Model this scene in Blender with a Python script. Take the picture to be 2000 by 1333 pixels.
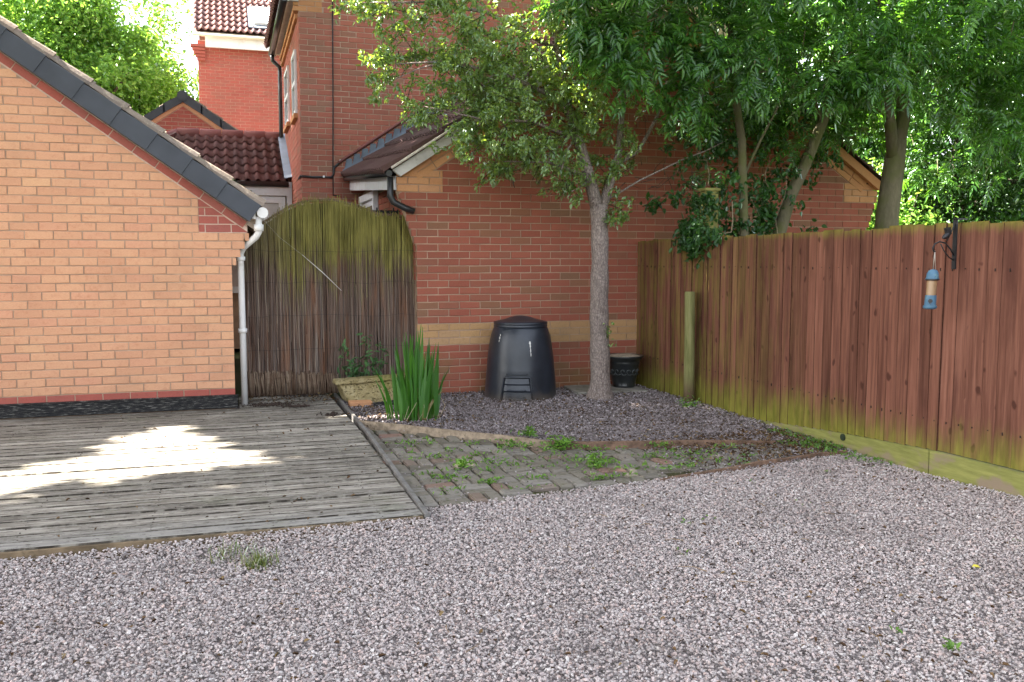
import bpy, bmesh, math, random
import numpy as np
from mathutils import Vector, Matrix, Euler

random.seed(7)
RNG = np.random.default_rng(11)
for o in list(bpy.data.objects):
    bpy.data.objects.remove(o)
SC = bpy.context.scene
COL = SC.collection
R = math.radians

# ------------------------------------------------------------------ camera
CAM_H = 1.39
YAW, PITCH = R(17.68), R(5.045)
FWD = Vector((math.sin(YAW) * math.cos(PITCH), math.cos(YAW) * math.cos(PITCH), -math.sin(PITCH)))
RIGHT = Vector((math.cos(YAW), -math.sin(YAW), 0))
UPV = RIGHT.cross(FWD)
cam_d = bpy.data.cameras.new('camera')
cam_d.lens = 31.5
cam_d.sensor_width = 36
cam_d.clip_start = 0.05
cam_d.clip_end = 600
cam = bpy.data.objects.new('camera', cam_d)
rot = Matrix((RIGHT, UPV, -FWD)).transposed()
cam.matrix_world = Matrix.Translation((0, 0, CAM_H)) @ rot.to_4x4()
COL.objects.link(cam)
SC.camera = cam

# ------------------------------------------------------------------ sky and sun
LDIR = Vector((-0.80, 0.20, 1.0))            # towards the sun
ELEV = math.atan2(1.0, math.hypot(LDIR.x, LDIR.y))
world = bpy.data.worlds.new('World')
SC.world = world
world.use_nodes = True
wn = world.node_tree
wn.nodes.clear()
sky = wn.nodes.new('ShaderNodeTexSky')
sky.sky_type = 'NISHITA'
sky.sun_disc = False
sky.sun_elevation = ELEV
sky.sun_rotation = math.atan2(LDIR.x, LDIR.y) % (2 * math.pi)
sky.air_density = 1.0
sky.dust_density = 3.0
sky.ozone_density = 0.6
bg = wn.nodes.new('ShaderNodeBackground')
bg.inputs['Strength'].default_value = 0.06
wo = wn.nodes.new('ShaderNodeOutputWorld')
hs = wn.nodes.new('ShaderNodeHueSaturation')     # thin white cloud veil: paler blue
hs.inputs['Saturation'].default_value = 0.42
wn.links.new(sky.outputs[0], hs.inputs['Color'])
wn.links.new(hs.outputs[0], bg.inputs[0])
wn.links.new(bg.outputs[0], wo.inputs[0])

sun_d = bpy.data.lights.new('sun', 'SUN')
sun_d.energy = 4.3
sun_d.angle = R(0.5)
sun_d.color = (1.0, 0.95, 0.86)
sun = bpy.data.objects.new('sun', sun_d)
sun.rotation_euler = (-LDIR).to_track_quat('-Z', 'Y').to_euler()
sun.location = (-20, 5, 25)
COL.objects.link(sun)

SC.view_settings.view_transform = 'Standard'
SC.view_settings.look = 'None'
SC.view_settings.gamma = 1
SC.view_settings.use_curve_mapping = False
SC.view_settings.exposure = 3.9

# ------------------------------------------------------------------ helpers: objects
WO = {}      # world origin of every object that parents others


def finish(o, parent, world_loc):
    wl = Vector(world_loc)
    COL.objects.link(o)
    if parent is not None:
        o.parent = parent
        o.location = wl - WO[parent.name]
    else:
        o.location = wl
    WO[o.name] = wl
    return o


def tag(o, label=None, cat=None, group=None, kind=None):
    if label: o['label'] = label
    if cat: o['category'] = cat
    if group: o['group'] = group
    if kind: o['kind'] = kind
    return o


def thing(name, label, cat, loc=(0, 0, 0), group=None):
    o = bpy.data.objects.new(name, None)
    o.empty_display_size = 0.2
    finish(o, None, loc)
    return tag(o, label, cat, group)


def bulk_mesh(name, V, Fs, smooth=False):
    """V (n,3); Fs list of int arrays (m,k)"""
    me = bpy.data.meshes.new(name)
    V = np.asarray(V, dtype=np.float32)
    if not isinstance(Fs, (list, tuple)):
        Fs = [Fs]
    Fs = [np.asarray(f, dtype=np.int32) for f in Fs if len(f)]
    nl = sum(f.size for f in Fs)
    nf = sum(len(f) for f in Fs)
    me.vertices.add(len(V))
    me.vertices.foreach_set('co', V.ravel())
    me.loops.add(nl)
    me.polygons.add(nf)
    me.loops.foreach_set('vertex_index', np.concatenate([f.ravel() for f in Fs]))
    sizes = np.concatenate([np.full(len(f), f.shape[1], dtype=np.int32) for f in Fs])
    starts = np.concatenate([[0], np.cumsum(sizes)[:-1]]).astype(np.int32)
    me.polygons.foreach_set('loop_start', starts)
    if smooth:
        me.polygons.foreach_set('use_smooth', np.ones(nf, dtype=bool))
    me.update(calc_edges=True)
    return me


class MB:
    """collects polygons in world coordinates"""
    def __init__(self):
        self.v = []
        self.f = []
        self.m = []
        self.s = []

    def poly(self, pts, faces, mi=0, smooth=False):
        b = len(self.v)
        self.v += [tuple(p) for p in pts]
        self.f += [tuple(i + b for i in f) for f in faces]
        self.m += [mi] * len(faces)
        self.s += [smooth] * len(faces)
        return self

    def box(self, x0, x1, y0, y1, z0, z1, mi=0):
        p = [(x0, y0, z0), (x1, y0, z0), (x1, y1, z0), (x0, y1, z0), (x0, y0, z1), (x1, y0, z1), (x1, y1, z1), (x0, y1, z1)]
        return self.poly(p, [(0, 3, 2, 1), (4, 5, 6, 7), (0, 1, 5, 4), (1, 2, 6, 5), (2, 3, 7, 6), (3, 0, 4, 7)], mi)

    def hexa(self, p, mi=0):
        """8 points: bottom 4 ccw, top 4 ccw"""
        return self.poly(p, [(0, 3, 2, 1), (4, 5, 6, 7), (0, 1, 5, 4), (1, 2, 6, 5), (2, 3, 7, 6), (3, 0, 4, 7)], mi)

    def beam(self, a, b, w, h, up=(0, 0, 1), mi=0):
        """bar from a to b, w across, h along up"""
        a, b, up = Vector(a), Vector(b), Vector(up)
        d = (b - a).normalized()
        s = d.cross(up)
        if s.length < 1e-5:
            s = d.cross(Vector((1, 0, 0)))
        s.normalize()
        n = s.cross(d).normalized()
        s, n = s * (w / 2), n * (h / 2)
        return self.hexa([a - s - n, a + s - n, b + s - n, b - s - n, a - s + n, a + s + n, b + s + n, b - s + n], mi)

    def tube(self, pts, rad, n=8, caps=True, mi=0, wob=0.0):
        pts = [Vector(p) for p in pts]
        if not isinstance(rad, (list, tuple)):
            rad = [rad] * len(pts)
        b = len(self.v)
        prev = None
        for i, p in enumerate(pts):
            if i == 0: t = pts[1] - pts[0]
            elif i == len(pts) - 1: t = pts[-1] - pts[-2]
            else: t = (pts[i + 1] - pts[i]).normalized() + (pts[i] - pts[i - 1]).normalized()
            t.normalize()
            if prev is None:
                s = t.cross(Vector((0.3, 0.9, 0.1)))
                if s.length < 0.2: s = t.cross(Vector((1, 0, 0)))
            else:
                s = prev - t * prev.dot(t)
            s.normalize()
            prev = s
            u = t.cross(s)
            for k in range(n):
                a = 2 * math.pi * k / n
                r = rad[i] * (1 + (wob * random.uniform(-1, 1) if wob else 0))
                self.v.append(tuple(p + (s * math.cos(a) + u * math.sin(a)) * r))
        for i in range(len(pts) - 1):
            for k in range(n):
                k2 = (k + 1) % n
                self.f.append((b + i * n + k, b + i * n + k2, b + (i + 1) * n + k2, b + (i + 1) * n + k))
                self.m.append(mi); self.s.append(True)
        if caps:
            self.f.append(tuple(b + k for k in reversed(range(n)))); self.m.append(mi); self.s.append(False)
            e = b + (len(pts) - 1) * n
            self.f.append(tuple(e + k for k in range(n))); self.m.append(mi); self.s.append(False)
        return self

    def lathe(self, prof, c, n=32, mi=0, smooth=True):
        b = len(self.v)
        for r, z in prof:
            for k in range(n):
                a = 2 * math.pi * k / n
                self.v.append((c[0] + r * math.cos(a), c[1] + r * math.sin(a), c[2] + z))
        for i in range(len(prof) - 1):
            for k in range(n):
                k2 = (k + 1) % n
                self.f.append((b + i * n + k, b + i * n + k2, b + (i + 1) * n + k2, b + (i + 1) * n + k))
                self.m.append(mi); self.s.append(smooth)
        return self

    def prism(self, pts, y0, y1, mi=0):
        """(x,z) polygon, counter-clockwise seen from -Y, extruded y0..y1"""
        n = len(pts)
        p = [(x, y0, z) for x, z in pts] + [(x, y1, z) for x, z in pts]
        f = [tuple(range(n)), tuple(reversed(range(n, 2 * n)))]
        f += [(i, i + n, (i + 1) % n + n, (i + 1) % n) for i in range(n)]
        return self.poly(p, f, mi)

    def build(self, name, mats, parent=None, origin=None, bevel=0):
        me = bpy.data.meshes.new(name)
        w = Vector(origin) if origin is not None else (WO[parent.name] if parent is not None else Vector((0, 0, 0)))
        me.from_pydata([(x - w.x, y - w.y, z - w.z) for x, y, z in self.v], [], self.f)
        if not isinstance(mats, (list, tuple)): mats = [mats]
        for m in mats: me.materials.append(m)
        me.polygons.foreach_set('material_index', self.m)
        me.polygons.foreach_set('use_smooth', self.s)
        me.update()
        o = bpy.data.objects.new(name, me)
        if bevel:
            bv = o.modifiers.new('bevel', 'BEVEL')
            bv.width = bevel; bv.segments = 2; bv.limit_method = 'ANGLE'; bv.angle_limit = R(40)
        return finish(o, parent, w)


def link_mesh(name, me, mat, parent, loc, rot=None, scale=None):
    if mat is not None and not me.materials:
        me.materials.append(mat)
    o = bpy.data.objects.new(name, me)
    finish(o, parent, loc)
    if rot is not None: o.rotation_euler = rot
    if scale is not None: o.scale = scale
    return o


# ------------------------------------------------------------------ helpers: materials
class NB:
    def __init__(self, name):
        self.mat = bpy.data.materials.new(name)
        self.mat.use_nodes = True
        self.t = self.mat.node_tree
        self.t.nodes.clear()
        self.out = self.t.nodes.new('ShaderNodeOutputMaterial')

    def n(self, typ, attrs=None, **inp):
        nd = self.t.nodes.new(typ)
        for k, v in (attrs or {}).items():
            setattr(nd, k, v)
        for k, v in inp.items():
            key = k.replace('_', ' ')
            s = None
            if key in nd.inputs: s = nd.inputs[key]
            elif k.startswith('i') and k[1:].isdigit(): s = nd.inputs[int(k[1:])]
            self.set(s, v)
        return nd

    def set(self, s, v):
        if hasattr(v, 'is_output') or isinstance(v, bpy.types.NodeSocket):
            self.t.links.new(v, s)
        else:
            s.default_value = v

    def pos(self, scale=(1, 1, 1), off=None):
        g = self.n('ShaderNodeNewGeometry')
        m = self.n('ShaderNodeMapping', Scale=scale)
        src = g.outputs['Position']
        if off is not None:
            a = self.n('ShaderNodeVectorMath', {'operation': 'ADD'}, i0=src, i1=off)
            src = a.outputs[0]
        self.t.links.new(src, m.inputs[0])
        return m.outputs[0]

    def noise(self, vec, scale, detail=4, rough=0.55):
        return self.n('ShaderNodeTexNoise', Vector=vec, Scale=scale, Detail=detail, Roughness=rough).outputs['Fac']

    def ramp(self, fac, stops, interp='LINEAR'):
        r = self.n('ShaderNodeValToRGB', Fac=fac)
        cr = r.color_ramp
        cr.interpolation = interp
        while len(cr.elements) < len(stops): cr.elements.new(0.5)
        for e, (p, c) in zip(cr.elements, stops):
            e.position = p
            e.color = (c[0], c[1], c[2], 1) if not isinstance(c, (int, float)) else (c, c, c, 1)
        return r.outputs[0]

    def math(self, op, a, b=0.0, clamp=False):
        return self.n('ShaderNodeMath', {'operation': op, 'use_clamp': clamp}, i0=a, i1=b).outputs[0]

    def mix(self, fac, a, b, mode='MIX'):
        nd = self.t.nodes.new('ShaderNodeMix')
        nd.data_type = 'RGBA'
        nd.blend_type = mode
        self.set(nd.inputs[0], fac)
        for s, v in ((nd.inputs[6], a), (nd.inputs[7], b)):
            if isinstance(v, tuple) and len(v) == 3: v = (*v, 1)
            self.set(s, v)
        return nd.outputs[2]

    def smooth(self, x, lo, hi):
        return self.n('ShaderNodeMapRange', {'interpolation_type': 'SMOOTHSTEP'}, Value=x, From_Min=lo, From_Max=hi).outputs[0]

    def rnd(self):
        o = self.n('ShaderNodeObjectInfo').outputs['Random']
        g = self.n('ShaderNodeNewGeometry').outputs['Random Per Island']
        return self.math('FRACT', self.math('ADD', o, g))

    def xyz(self, off=None):
        g = self.n('ShaderNodeNewGeometry')
        s = self.n('ShaderNodeSeparateXYZ')
        self.t.links.new(g.outputs['Position'], s.inputs[0])
        return s.outputs

    def bump(self, h, strength=0.4, dist=0.01):
        return self.n('ShaderNodeBump', Height=h, Strength=strength, Distance=dist).outputs[0]

    def principled(self, color, rough=0.8, normal=None, spec=0.3, metal=0.0, **kw):
        p = self.n('ShaderNodeBsdfPrincipled')
        if isinstance(color, tuple) and len(color) == 3: color = (*color, 1)
        self.set(p.inputs['Base Color'], color)
        self.set(p.inputs['Roughness'], rough)
        self.set(p.inputs['Specular IOR Level'], spec)
        self.set(p.inputs['Metallic'], metal)
        if normal is not None: self.set(p.inputs['Normal'], normal)
        for k, v in kw.items(): self.set(p.inputs[k.replace('_', ' ')], v)
        self.t.links.new(p.outputs[0], self.out.inputs[0])
        return self.mat


def m_plain(name, c, rough=0.6, var=0.15, scale=6, spec=0.3, bump=0.15, dirt=None, metal=0.0):
    b = NB(name)
    v = b.pos()
    n1 = b.noise(v, scale)
    n2 = b.noise(v, scale * 9, 3)
    lo = tuple(x * (1 - var) for x in c); hi = tuple(min(1, x * (1 + var)) for x in c)
    col = b.ramp(n1, [(0.3, lo), (0.7, hi)])
    if dirt:
        col = b.mix(b.smooth(b.noise(v, scale * 1.7, 6, 0.7), 0.5, 0.75), col, dirt)
    return b.principled(col, rough, b.bump(n2, bump, 0.004), spec, metal)


def m_brick(name, stops, blotch=(0.35, 0.25, 0.15), blotch_amt=0.25, bump=0.5, moss=None):
    b = NB(name)
    r = b.rnd()
    v = b.pos()
    col = b.ramp(r, stops, 'LINEAR')
    n = b.noise(v, 28, 5, 0.65)
    col = b.mix(b.math('MULTIPLY', b.smooth(n, 0.5, 0.75), blotch_amt), col, blotch)
    fine = b.noise(b.pos((.45, 1, 1)), 150, 3, 0.65)
    col = b.mix(0.6, col, b.mix(fine, tuple([0.35] * 3), tuple([0.7] * 3)), 'OVERLAY')
    big = b.noise(v, 1.3, 4, 0.6)
    col = b.mix(b.math('MULTIPLY', b.smooth(big, 0.45, 0.75), 0.35), col, b.mix(0.6, col, (0.10, 0.075, 0.05)))
    if moss:
        z = b.xyz()[2]
        mk = b.math('MULTIPLY', b.smooth(b.math('ADD', z, b.math('MULTIPLY', b.noise(v, 5, 5), 0.5)), 0.75, 0.25), 0.6)
        col = b.mix(b.math('MULTIPLY', mk, b.smooth(b.noise(v, 2.2, 4), 0.4, 0.65)), col, moss)
    h = b.math('ADD', b.math('MULTIPLY', fine, 0.5), n)
    return b.principled(col, 0.92, b.bump(h, bump, 0.004), 0.04)


def m_mortar(name, c, moss=None):
    b = NB(name)
    v = b.pos()
    col = b.ramp(b.noise(v, 3.2, 6, 0.7), [(0.3, tuple(x * 0.65 for x in c)), (0.7, tuple(x * 1.15 for x in c))])
    return b.principled(col, 0.95, b.bump(b.noise(v, 120, 3), 0.4, 0.003), 0.1)


def m_leaf(name, c1, c2, c3, trans=0.4, gloss=0.12, rough=0.35):
    b = NB(name)
    r = b.rnd()
    col = b.ramp(r, [(0.0, c1), (0.55, c2), (1.0, c3)])
    v = b.pos()
    col = b.mix(b.math('MULTIPLY', b.smooth(b.noise(v, 1.6, 3), 0.4, 0.7), 0.45), col, c1)
    d = b.n('ShaderNodeBsdfDiffuse', Color=col)
    tcol = b.mix(0.6, col, (min(1, c3[0] * 2.0), min(1, c3[1] * 1.9), c3[2] * 0.7))
    t = b.n('ShaderNodeBsdfTranslucent', Color=tcol)
    m1 = b.n('ShaderNodeMixShader', i0=trans, i1=d.outputs[0], i2=t.outputs[0])
    g = b.n('ShaderNodeBsdfGlossy', Roughness=rough, Color=(0.8, 0.9, 0.85, 1))
    fr = b.n('ShaderNodeFresnel', IOR=1.4).outputs[0]
    m2 = b.n('ShaderNodeMixShader', i0=b.math('ADD', b.math('MULTIPLY', fr, 0.28), gloss * 0.12), i1=m1.outputs[0], i2=g.outputs[0])
    b.t.links.new(m2.outputs[0], b.out.inputs[0])
    return b.mat


def m_bark(name, lo, hi, scale=14, moss=None, stretch=0.3, crk=0.7):
    b = NB(name)
    v = b.pos((1, 1, stretch))
    n = b.noise(v, scale * 2.2, 6, 0.7)
    vo = b.n('ShaderNodeTexVoronoi', {'feature': 'DISTANCE_TO_EDGE'}, Vector=b.pos((1, 1, 0.45)), Scale=scale * 2.6).outputs['Distance']
    crack = b.smooth(vo, 0.0, 0.22)
    col = b.ramp(n, [(0.3, lo), (0.7, hi)])
    col = b.mix(b.math('MULTIPLY', b.math('SUBTRACT', 1.0, crack), crk), col, tuple(x * 0.45 for x in lo))
    if moss:
        col = b.mix(b.math('MULTIPLY', b.smooth(b.noise(b.pos(), 4, 5), 0.42, 0.62), 0.8), col, moss)
    h = b.math('ADD', b.math('MULTIPLY', crack, crk), n)
    return b.principled(col, 0.92, b.bump(h, 0.9, 0.012), 0.15)


BUFF = m_brick('orange_buff_brick', [(0, (0.555, 0.285, 0.172)), (0.35, (0.585, 0.310, 0.186)), (0.7, (0.605, 0.326, 0.194)), (0.85, (0.575, 0.288, 0.180)), (1, (0.61, 0.342, 0.198))], (0.46, 0.195, 0.11), 0.5)
BUFF2 = m_brick('yellow_buff_brick', [(0, (0.40, 0.235, 0.115)), (0.5, (0.45, 0.27, 0.13)), (1, (0.41, 0.255, 0.14))], (0.26, 0.15, 0.075), 0.5)
BUFF3 = m_brick('tan_kneeler_brick', [(0, (0.50, 0.24, 0.12)), (0.5, (0.56, 0.28, 0.13)), (1, (0.52, 0.27, 0.15))], (0.40, 0.17, 0.08), 0.3)
REDP = m_brick('red_plinth_brick', [(0, (0.33, 0.095, 0.075)), (0.5, (0.37, 0.105, 0.08)), (1, (0.33, 0.11, 0.09))], (0.16, 0.06, 0.06), 0.3)
RED = m_brick('red_multi_brick', [(0, (0.285, 0.089, 0.060)), (0.4, (0.325, 0.105, 0.069)), (0.7, (0.29, 0.100, 0.067)), (0.86, (0.27, 0.102, 0.067)), (0.95, (0.255, 0.118, 0.071)), (1, (0.225, 0.118, 0.073))], (0.25, 0.125, 0.075), 0.4, moss=(0.13, 0.12, 0.04))
REDH = m_brick('house_red_brick', [(0, (0.39, 0.132, 0.095)), (0.4, (0.43, 0.152, 0.109)), (0.75, (0.39, 0.145, 0.106)), (0.9, (0.34, 0.155, 0.11)), (1, (0.33, 0.175, 0.125))], (0.29, 0.14, 0.10), 0.35)
REDF = m_brick('far_red_brick', [(0, (0.33, 0.088, 0.070)), (0.5, (0.37, 0.10, 0.078)), (1, (0.31, 0.105, 0.082))], (0.28, 0.10, 0.08), 0.3)
MORT_G = m_mortar('grey_mortar', (0.41, 0.285, 0.20))
MORT_R = m_mortar('pale_mortar', (0.45, 0.315, 0.225))
MORT_W = m_mortar('white_mortar', (0.56, 0.42, 0.33))
WHITE = m_plain('white_upvc', (0.78, 0.78, 0.79), 0.4, 0.05, 3, 0.4, 0.03, dirt=(0.66, 0.63, 0.58))
GREYWHITE = m_plain('weathered_white_board', (0.55, 0.53, 0.50), 0.7, 0.12, 8, 0.2, 0.2, dirt=(0.30, 0.27, 0.23))
PIPEW = m_plain('white_pipe', (0.72, 0.70, 0.68), 0.45, 0.06, 4, 0.4, 0.05, dirt=(0.50, 0.46, 0.40))
BLACKP = m_plain('black_pipe', (0.018, 0.018, 0.02), 0.35, 0.2, 6, 0.5, 0.05)
SLATE = m_plain('slate_grey_cap', (0.055, 0.06, 0.072), 0.62, 0.14, 5, 0.3, 0.25)
TILEM = m_brick('brown_roof_tile', [(0, (0.155, 0.078, 0.072)), (0.5, (0.19, 0.093, 0.084)), (1, (0.15, 0.086, 0.082))], (0.10, 0.075, 0.06), 0.4, 0.5)  # lighter copy: the porch's open sky light is put into the colour
TILED = m_brick('shaded_brown_tile', [(0, (0.088, 0.052, 0.049)), (0.5, (0.105, 0.060, 0.056)), (1, (0.085, 0.056, 0.054))], (0.15, 0.12, 0.09), 0.45, 0.6)  # darker copy of the same tile, weaker light put into its colour
TILER = m_brick('ridge_tile_red', [(0, (0.24, 0.10, 0.09)), (1, (0.28, 0.12, 0.11))], (0.2, 0.1, 0.09), 0.3, 0.4)
TILEG = m_brick('sunlit_grey_tile', [(0, (0.24, 0.19, 0.155)), (0.5, (0.30, 0.235, 0.19)), (1, (0.22, 0.18, 0.155))], (0.50, 0.42, 0.31), 0.85, 1.0)  # pale blotches put the garage verge's sunlit rim into the tile colour
LEAD = m_plain('lead_flashing', (0.115, 0.135, 0.17), 0.45, 0.2, 5, 0.5, 0.2, dirt=(0.12, 0.13, 0.15), metal=0.3)
GLASS = NB('window_glass').principled((0.16, 0.15, 0.15), 0.08, None, 0.6)
SOIL = m_plain('dark_soil', (0.045, 0.032, 0.026), 0.95, 0.4, 9, 0.1, 0.9)
METALB = m_plain('black_iron', (0.012, 0.012, 0.013), 0.5, 0.2, 10, 0.4, 0.1)

# ------------------------------------------------------------------ ground
g = MB().poly([(-150, -60, -0.06), (150, -60, -0.06), (150, 220, -0.06), (-150, 220, -0.06)], [(0, 1, 2, 3)])
GB = NB('earth')
gv = GB.pos()
gc = GB.ramp(GB.noise(gv, 0.8, 6), [(0.35, (0.035, 0.05, 0.018)), (0.65, (0.07, 0.06, 0.035))])
tag(g.build('ground', GB.principled(gc, 0.95, GB.bump(GB.noise(gv, 20), 0.5, 0.02), 0.1)), 'dark earth ground under and around the garden', None, None, 'structure')

GS = NB('gravel_bed_base')
gv = GS.pos()
gc = GS.ramp(GS.noise(gv, 60, 4), [(0.35, (0.19, 0.165, 0.158)), (0.65, (0.32, 0.28, 0.27))])
GSB = GS.principled(gc, 0.95, GS.bump(GS.noise(gv, 110), 0.8, 0.01), 0.1)
g = MB()
NX, NY = 24, 30
xs = np.linspace(-4.2, 4.75, NX); ys = np.linspace(-1.5, 9.12, NY)


def ground_z(x, y):
    return 0.008 * math.sin(x * 1.7 + 0.5) + 0.008 * math.sin(y * 1.3 + x)


vv = [(x, y, -0.02 + ground_z(x, y)) for y in ys for x in xs]
ff = [(j * NX + i, j * NX + i + 1, (j + 1) * NX + i + 1, (j + 1) * NX + i) for j in range(NY - 1) for i in range(NX - 1)]
g.poly(vv, ff, 0, True)
tag(g.build('gravel_yard', GSB), 'compacted grit base beneath the loose gravel', None, None, 'structure')

# ------------------------------------------------------------------ brickwork
def project(P):
    q = Vector(P) - Vector((0, 0, CAM_H))
    z = q.dot(FWD)
    if z < 0.1: return None
    return (1000 + 1750 * q.dot(RIGHT) / z, 666.5 - 1750 * q.dot(UPV) / z, z)


def clip_poly(poly, planes):
    for a, b, c in planes:
        out = []
        n = len(poly)
        for i in range(n):
            p, q = poly[i], poly[(i + 1) % n]
            dp, dq = a * p[0] + b * p[1] - c, a * q[0] + b * q[1] - c
            if dp <= 0: out.append(p)
            if dp * dq < 0:
                t = dp / (dp - dq)
                out.append((p[0] + t * (q[0] - p[0]), p[1] + t * (q[1] - p[1])))
        poly = out
        if len(poly) < 3: return []
    return poly


def area(poly):
    return abs(sum(p[0] * q[1] - q[0] * p[1] for p, q in zip(poly, poly[1:] + poly[:1]))) / 2


def brick_mesh(L, H, D=0.03, ch=0.004, jit=0.0022):
    def j(): return random.uniform(-jit, jit)
    x, z = L / 2, H / 2
    v = []
    for (dx, dy) in ((0, D), (0, ch), (ch, 0)):
        for sx, sz in ((-1, -1), (1, -1), (1, 1), (-1, 1)):
            v.append((sx * (x - dx) + j(), dy + (j() if dy < D else 0), sz * (z - dx) + j()))
    f = [(8, 9, 10, 11)]
    for r in (0, 4):
        for k in range(4):
            k2 = (k + 1) % 4
            f.append((r + k, r + k2, r + 4 + k2, r + 4 + k))
    me = bpy.data.meshes.new('brick')
    me.from_pydata(v, [], f)
    me.update()
    return me


_bm = {}


def std_brick(mat, L, H):
    key = (mat.name, round(L, 3), round(H, 3))
    if key not in _bm:
        out = []
        for _ in range(4):
            me = brick_mesh(L, H)
            me.materials.append(mat)
            out.append(me)
        _bm[key] = out
    return random.choice(_bm[key])


def brick_wall(parent, axis, const, z0, ncourse, segs, planes=(), vis=None, limit=300, rest_mats=None, L=0.225, H=0.075, J=0.009, proud=0.006, phase=0.0):
    """segs(zc)-> [(u0,u1,material)], axis 'y': faces -Y at Y=const, axis 'x': faces -X at X=const"""
    items = []
    for i in range(ncourse):
        za = z0 + i * H + J / 2; zb = z0 + (i + 1) * H - J / 2
        for (u0, u1, mt) in segs((za + zb) / 2):
            k = math.floor((u0 - phase) / L) - 1
            off = phase + (L / 2 if i % 2 else 0)
            k = math.floor((u0 - off) / L)
            while True:
                a = off + k * L + J / 2; b = off + (k + 1) * L - J / 2
                k += 1
                if a >= u1: break
                a2, b2 = max(a, u0), min(b, u1)
                if b2 - a2 < 0.02: continue
                rect = [(a2, za), (b2, za), (b2, zb), (a2, zb)]
                poly = clip_poly(rect, planes) if planes else rect
                if len(poly) < 3 or area(poly) < 0.0008: continue
                full = abs(area(poly) - (L - J) * (H - J)) < 1e-5
                cu = (a2 + b2) / 2; cz = (za + zb) / 2
                P = (cu, const, cz) if axis == 'y' else (const, cu, cz)
                pr = project(P)
                sc = 0
                if pr and -60 < pr[0] < 2060 and -40 < pr[1] < 1370:
                    sc = area(poly) / pr[2] ** 2 + 1e-9
                    if vis and not vis(pr[0], pr[1]): sc = 0
                items.append((sc, full, cu, cz, poly, mt))
    items.sort(key=lambda t: -t[0])
    rest = MB()
    mats = rest_mats or sorted({t[5] for t in items}, key=lambda m: m.name)
    for idx, (sc, full, cu, cz, poly, mt) in enumerate(items):
        dp = proud + random.uniform(-0.0015, 0.0025)
        if sc > 0 and idx < limit:
            if full:
                me = std_brick(mt, L - J, H - J)
                loc = (cu, const - dp, cz) if axis == 'y' else (const - dp, cu, cz)
                rz = 0 if axis == 'y' else R(-90)
                link_mesh('brick', me, None, parent, loc, (random.uniform(-.006, .006), random.uniform(-.008, .008), rz + random.uniform(-.006, .006)))
                continue
            m1 = MB(); add_prism(m1, axis, const, poly, dp, 0)
            loc = (cu, const, cz) if axis == 'y' else (const, cu, cz)
            m1.build('brick', mt, parent, origin=loc)
        else:
            add_prism(rest, axis, const, poly, dp, mats.index(mt))
    if rest.v:
        tag(rest.build('brickwork', mats, parent), None, None, None, 'stuff')


def add_prism(mb, axis, const, poly, dp, mi):
    n = len(poly)
    ar = sum(p[0] * q[1] - q[0] * p[1] for p, q in zip(poly, poly[1:] + poly[:1]))
    if ar < 0: poly = poly[::-1]
    if axis == 'y':
        p = [(u, const - dp, z) for u, z in poly] + [(u, const + 0.02, z) for u, z in poly]
        f = [tuple(range(n))] + [(i, i + n, (i + 1) % n + n, (i + 1) % n) for i in range(n)]
    else:
        p = [(const - dp, u, z) for u, z in poly] + [(const + 0.02, u, z) for u, z in poly]
        f = [tuple(reversed(range(n)))] + [(i, (i + 1) % n, (i + 1) % n + n, i + n) for i in range(n)]
    mb.poly(p, f, mi)


def slope_bricks(parent, mat, x0, zline, slope, n, y, H=0.065, L=0.215, J=0.010, dirx=1, mort=None):
    """bricks laid along a sloping line starting at (x0, zline(x0)); lower edge on the line"""
    c = 1 / math.sqrt(1 + slope * slope); s = slope * c
    for i in range(n):
        a = i * (L + J); b = a + L
        px = [(a, 0), (b, 0), (b, H), (a, H)]
        pts = [(x0 + u * c * dirx - w * s * dirx, zline + u * s + w * c) for u, w in px]
        m1 = MB()
        add_prism(m1, 'y', y, pts, 0.008 + random.uniform(0, .003), 0)
        cx = sum(p[0] for p in pts) / 4; cz = sum(p[1] for p in pts) / 4
        m1.build('brick', mat, parent, origin=(cx, y, cz))
# ------------------------------------------------------------------ roof tiles
def roll_row(mb, P0, P1, up, nrm, gauge, pitch=0.15, amp=0.028, lift=0.022, seg=4, over=0.03, mi=0, phase=0.0):
    """one course of rolled tiles between P0 and P1 (eave side), running up along `up`"""
    P0, P1, up, nrm = Vector(P0), Vector(P1), Vector(up).normalized(), Vector(nrm).normalized()
    d = P1 - P0; Ln = d.length; d.normalize()
    n = max(2, int(Ln / pitch * seg))
    top, low, drop = [], [], []
    for i in range(n + 1):
        t = Ln * i / n
        h = amp * max(0, math.cos(2 * math.pi * (t + phase) / pitch)) ** 0.8 + random.uniform(0, .0025)
        b = P0 + d * t
        low.append(b - up * over + nrm * (h + lift))
        drop.append(b - up * over + nrm * (h * 0.6 - 0.004))
        top.append(b + up * gauge + nrm * (h))
    m = n + 1
    pts = low + top + drop
    f = []
    for i in range(n):
        f.append((i, i + 1, m + i + 1, m + i))
        f.append((2 * m + i, 2 * m + i + 1, i + 1, i))
    f.append((2 * m, 0, m)); f.append((m - 1, 3 * m - 1, 2 * m - 1))
    mb.poly(pts, f, mi, False)


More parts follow.
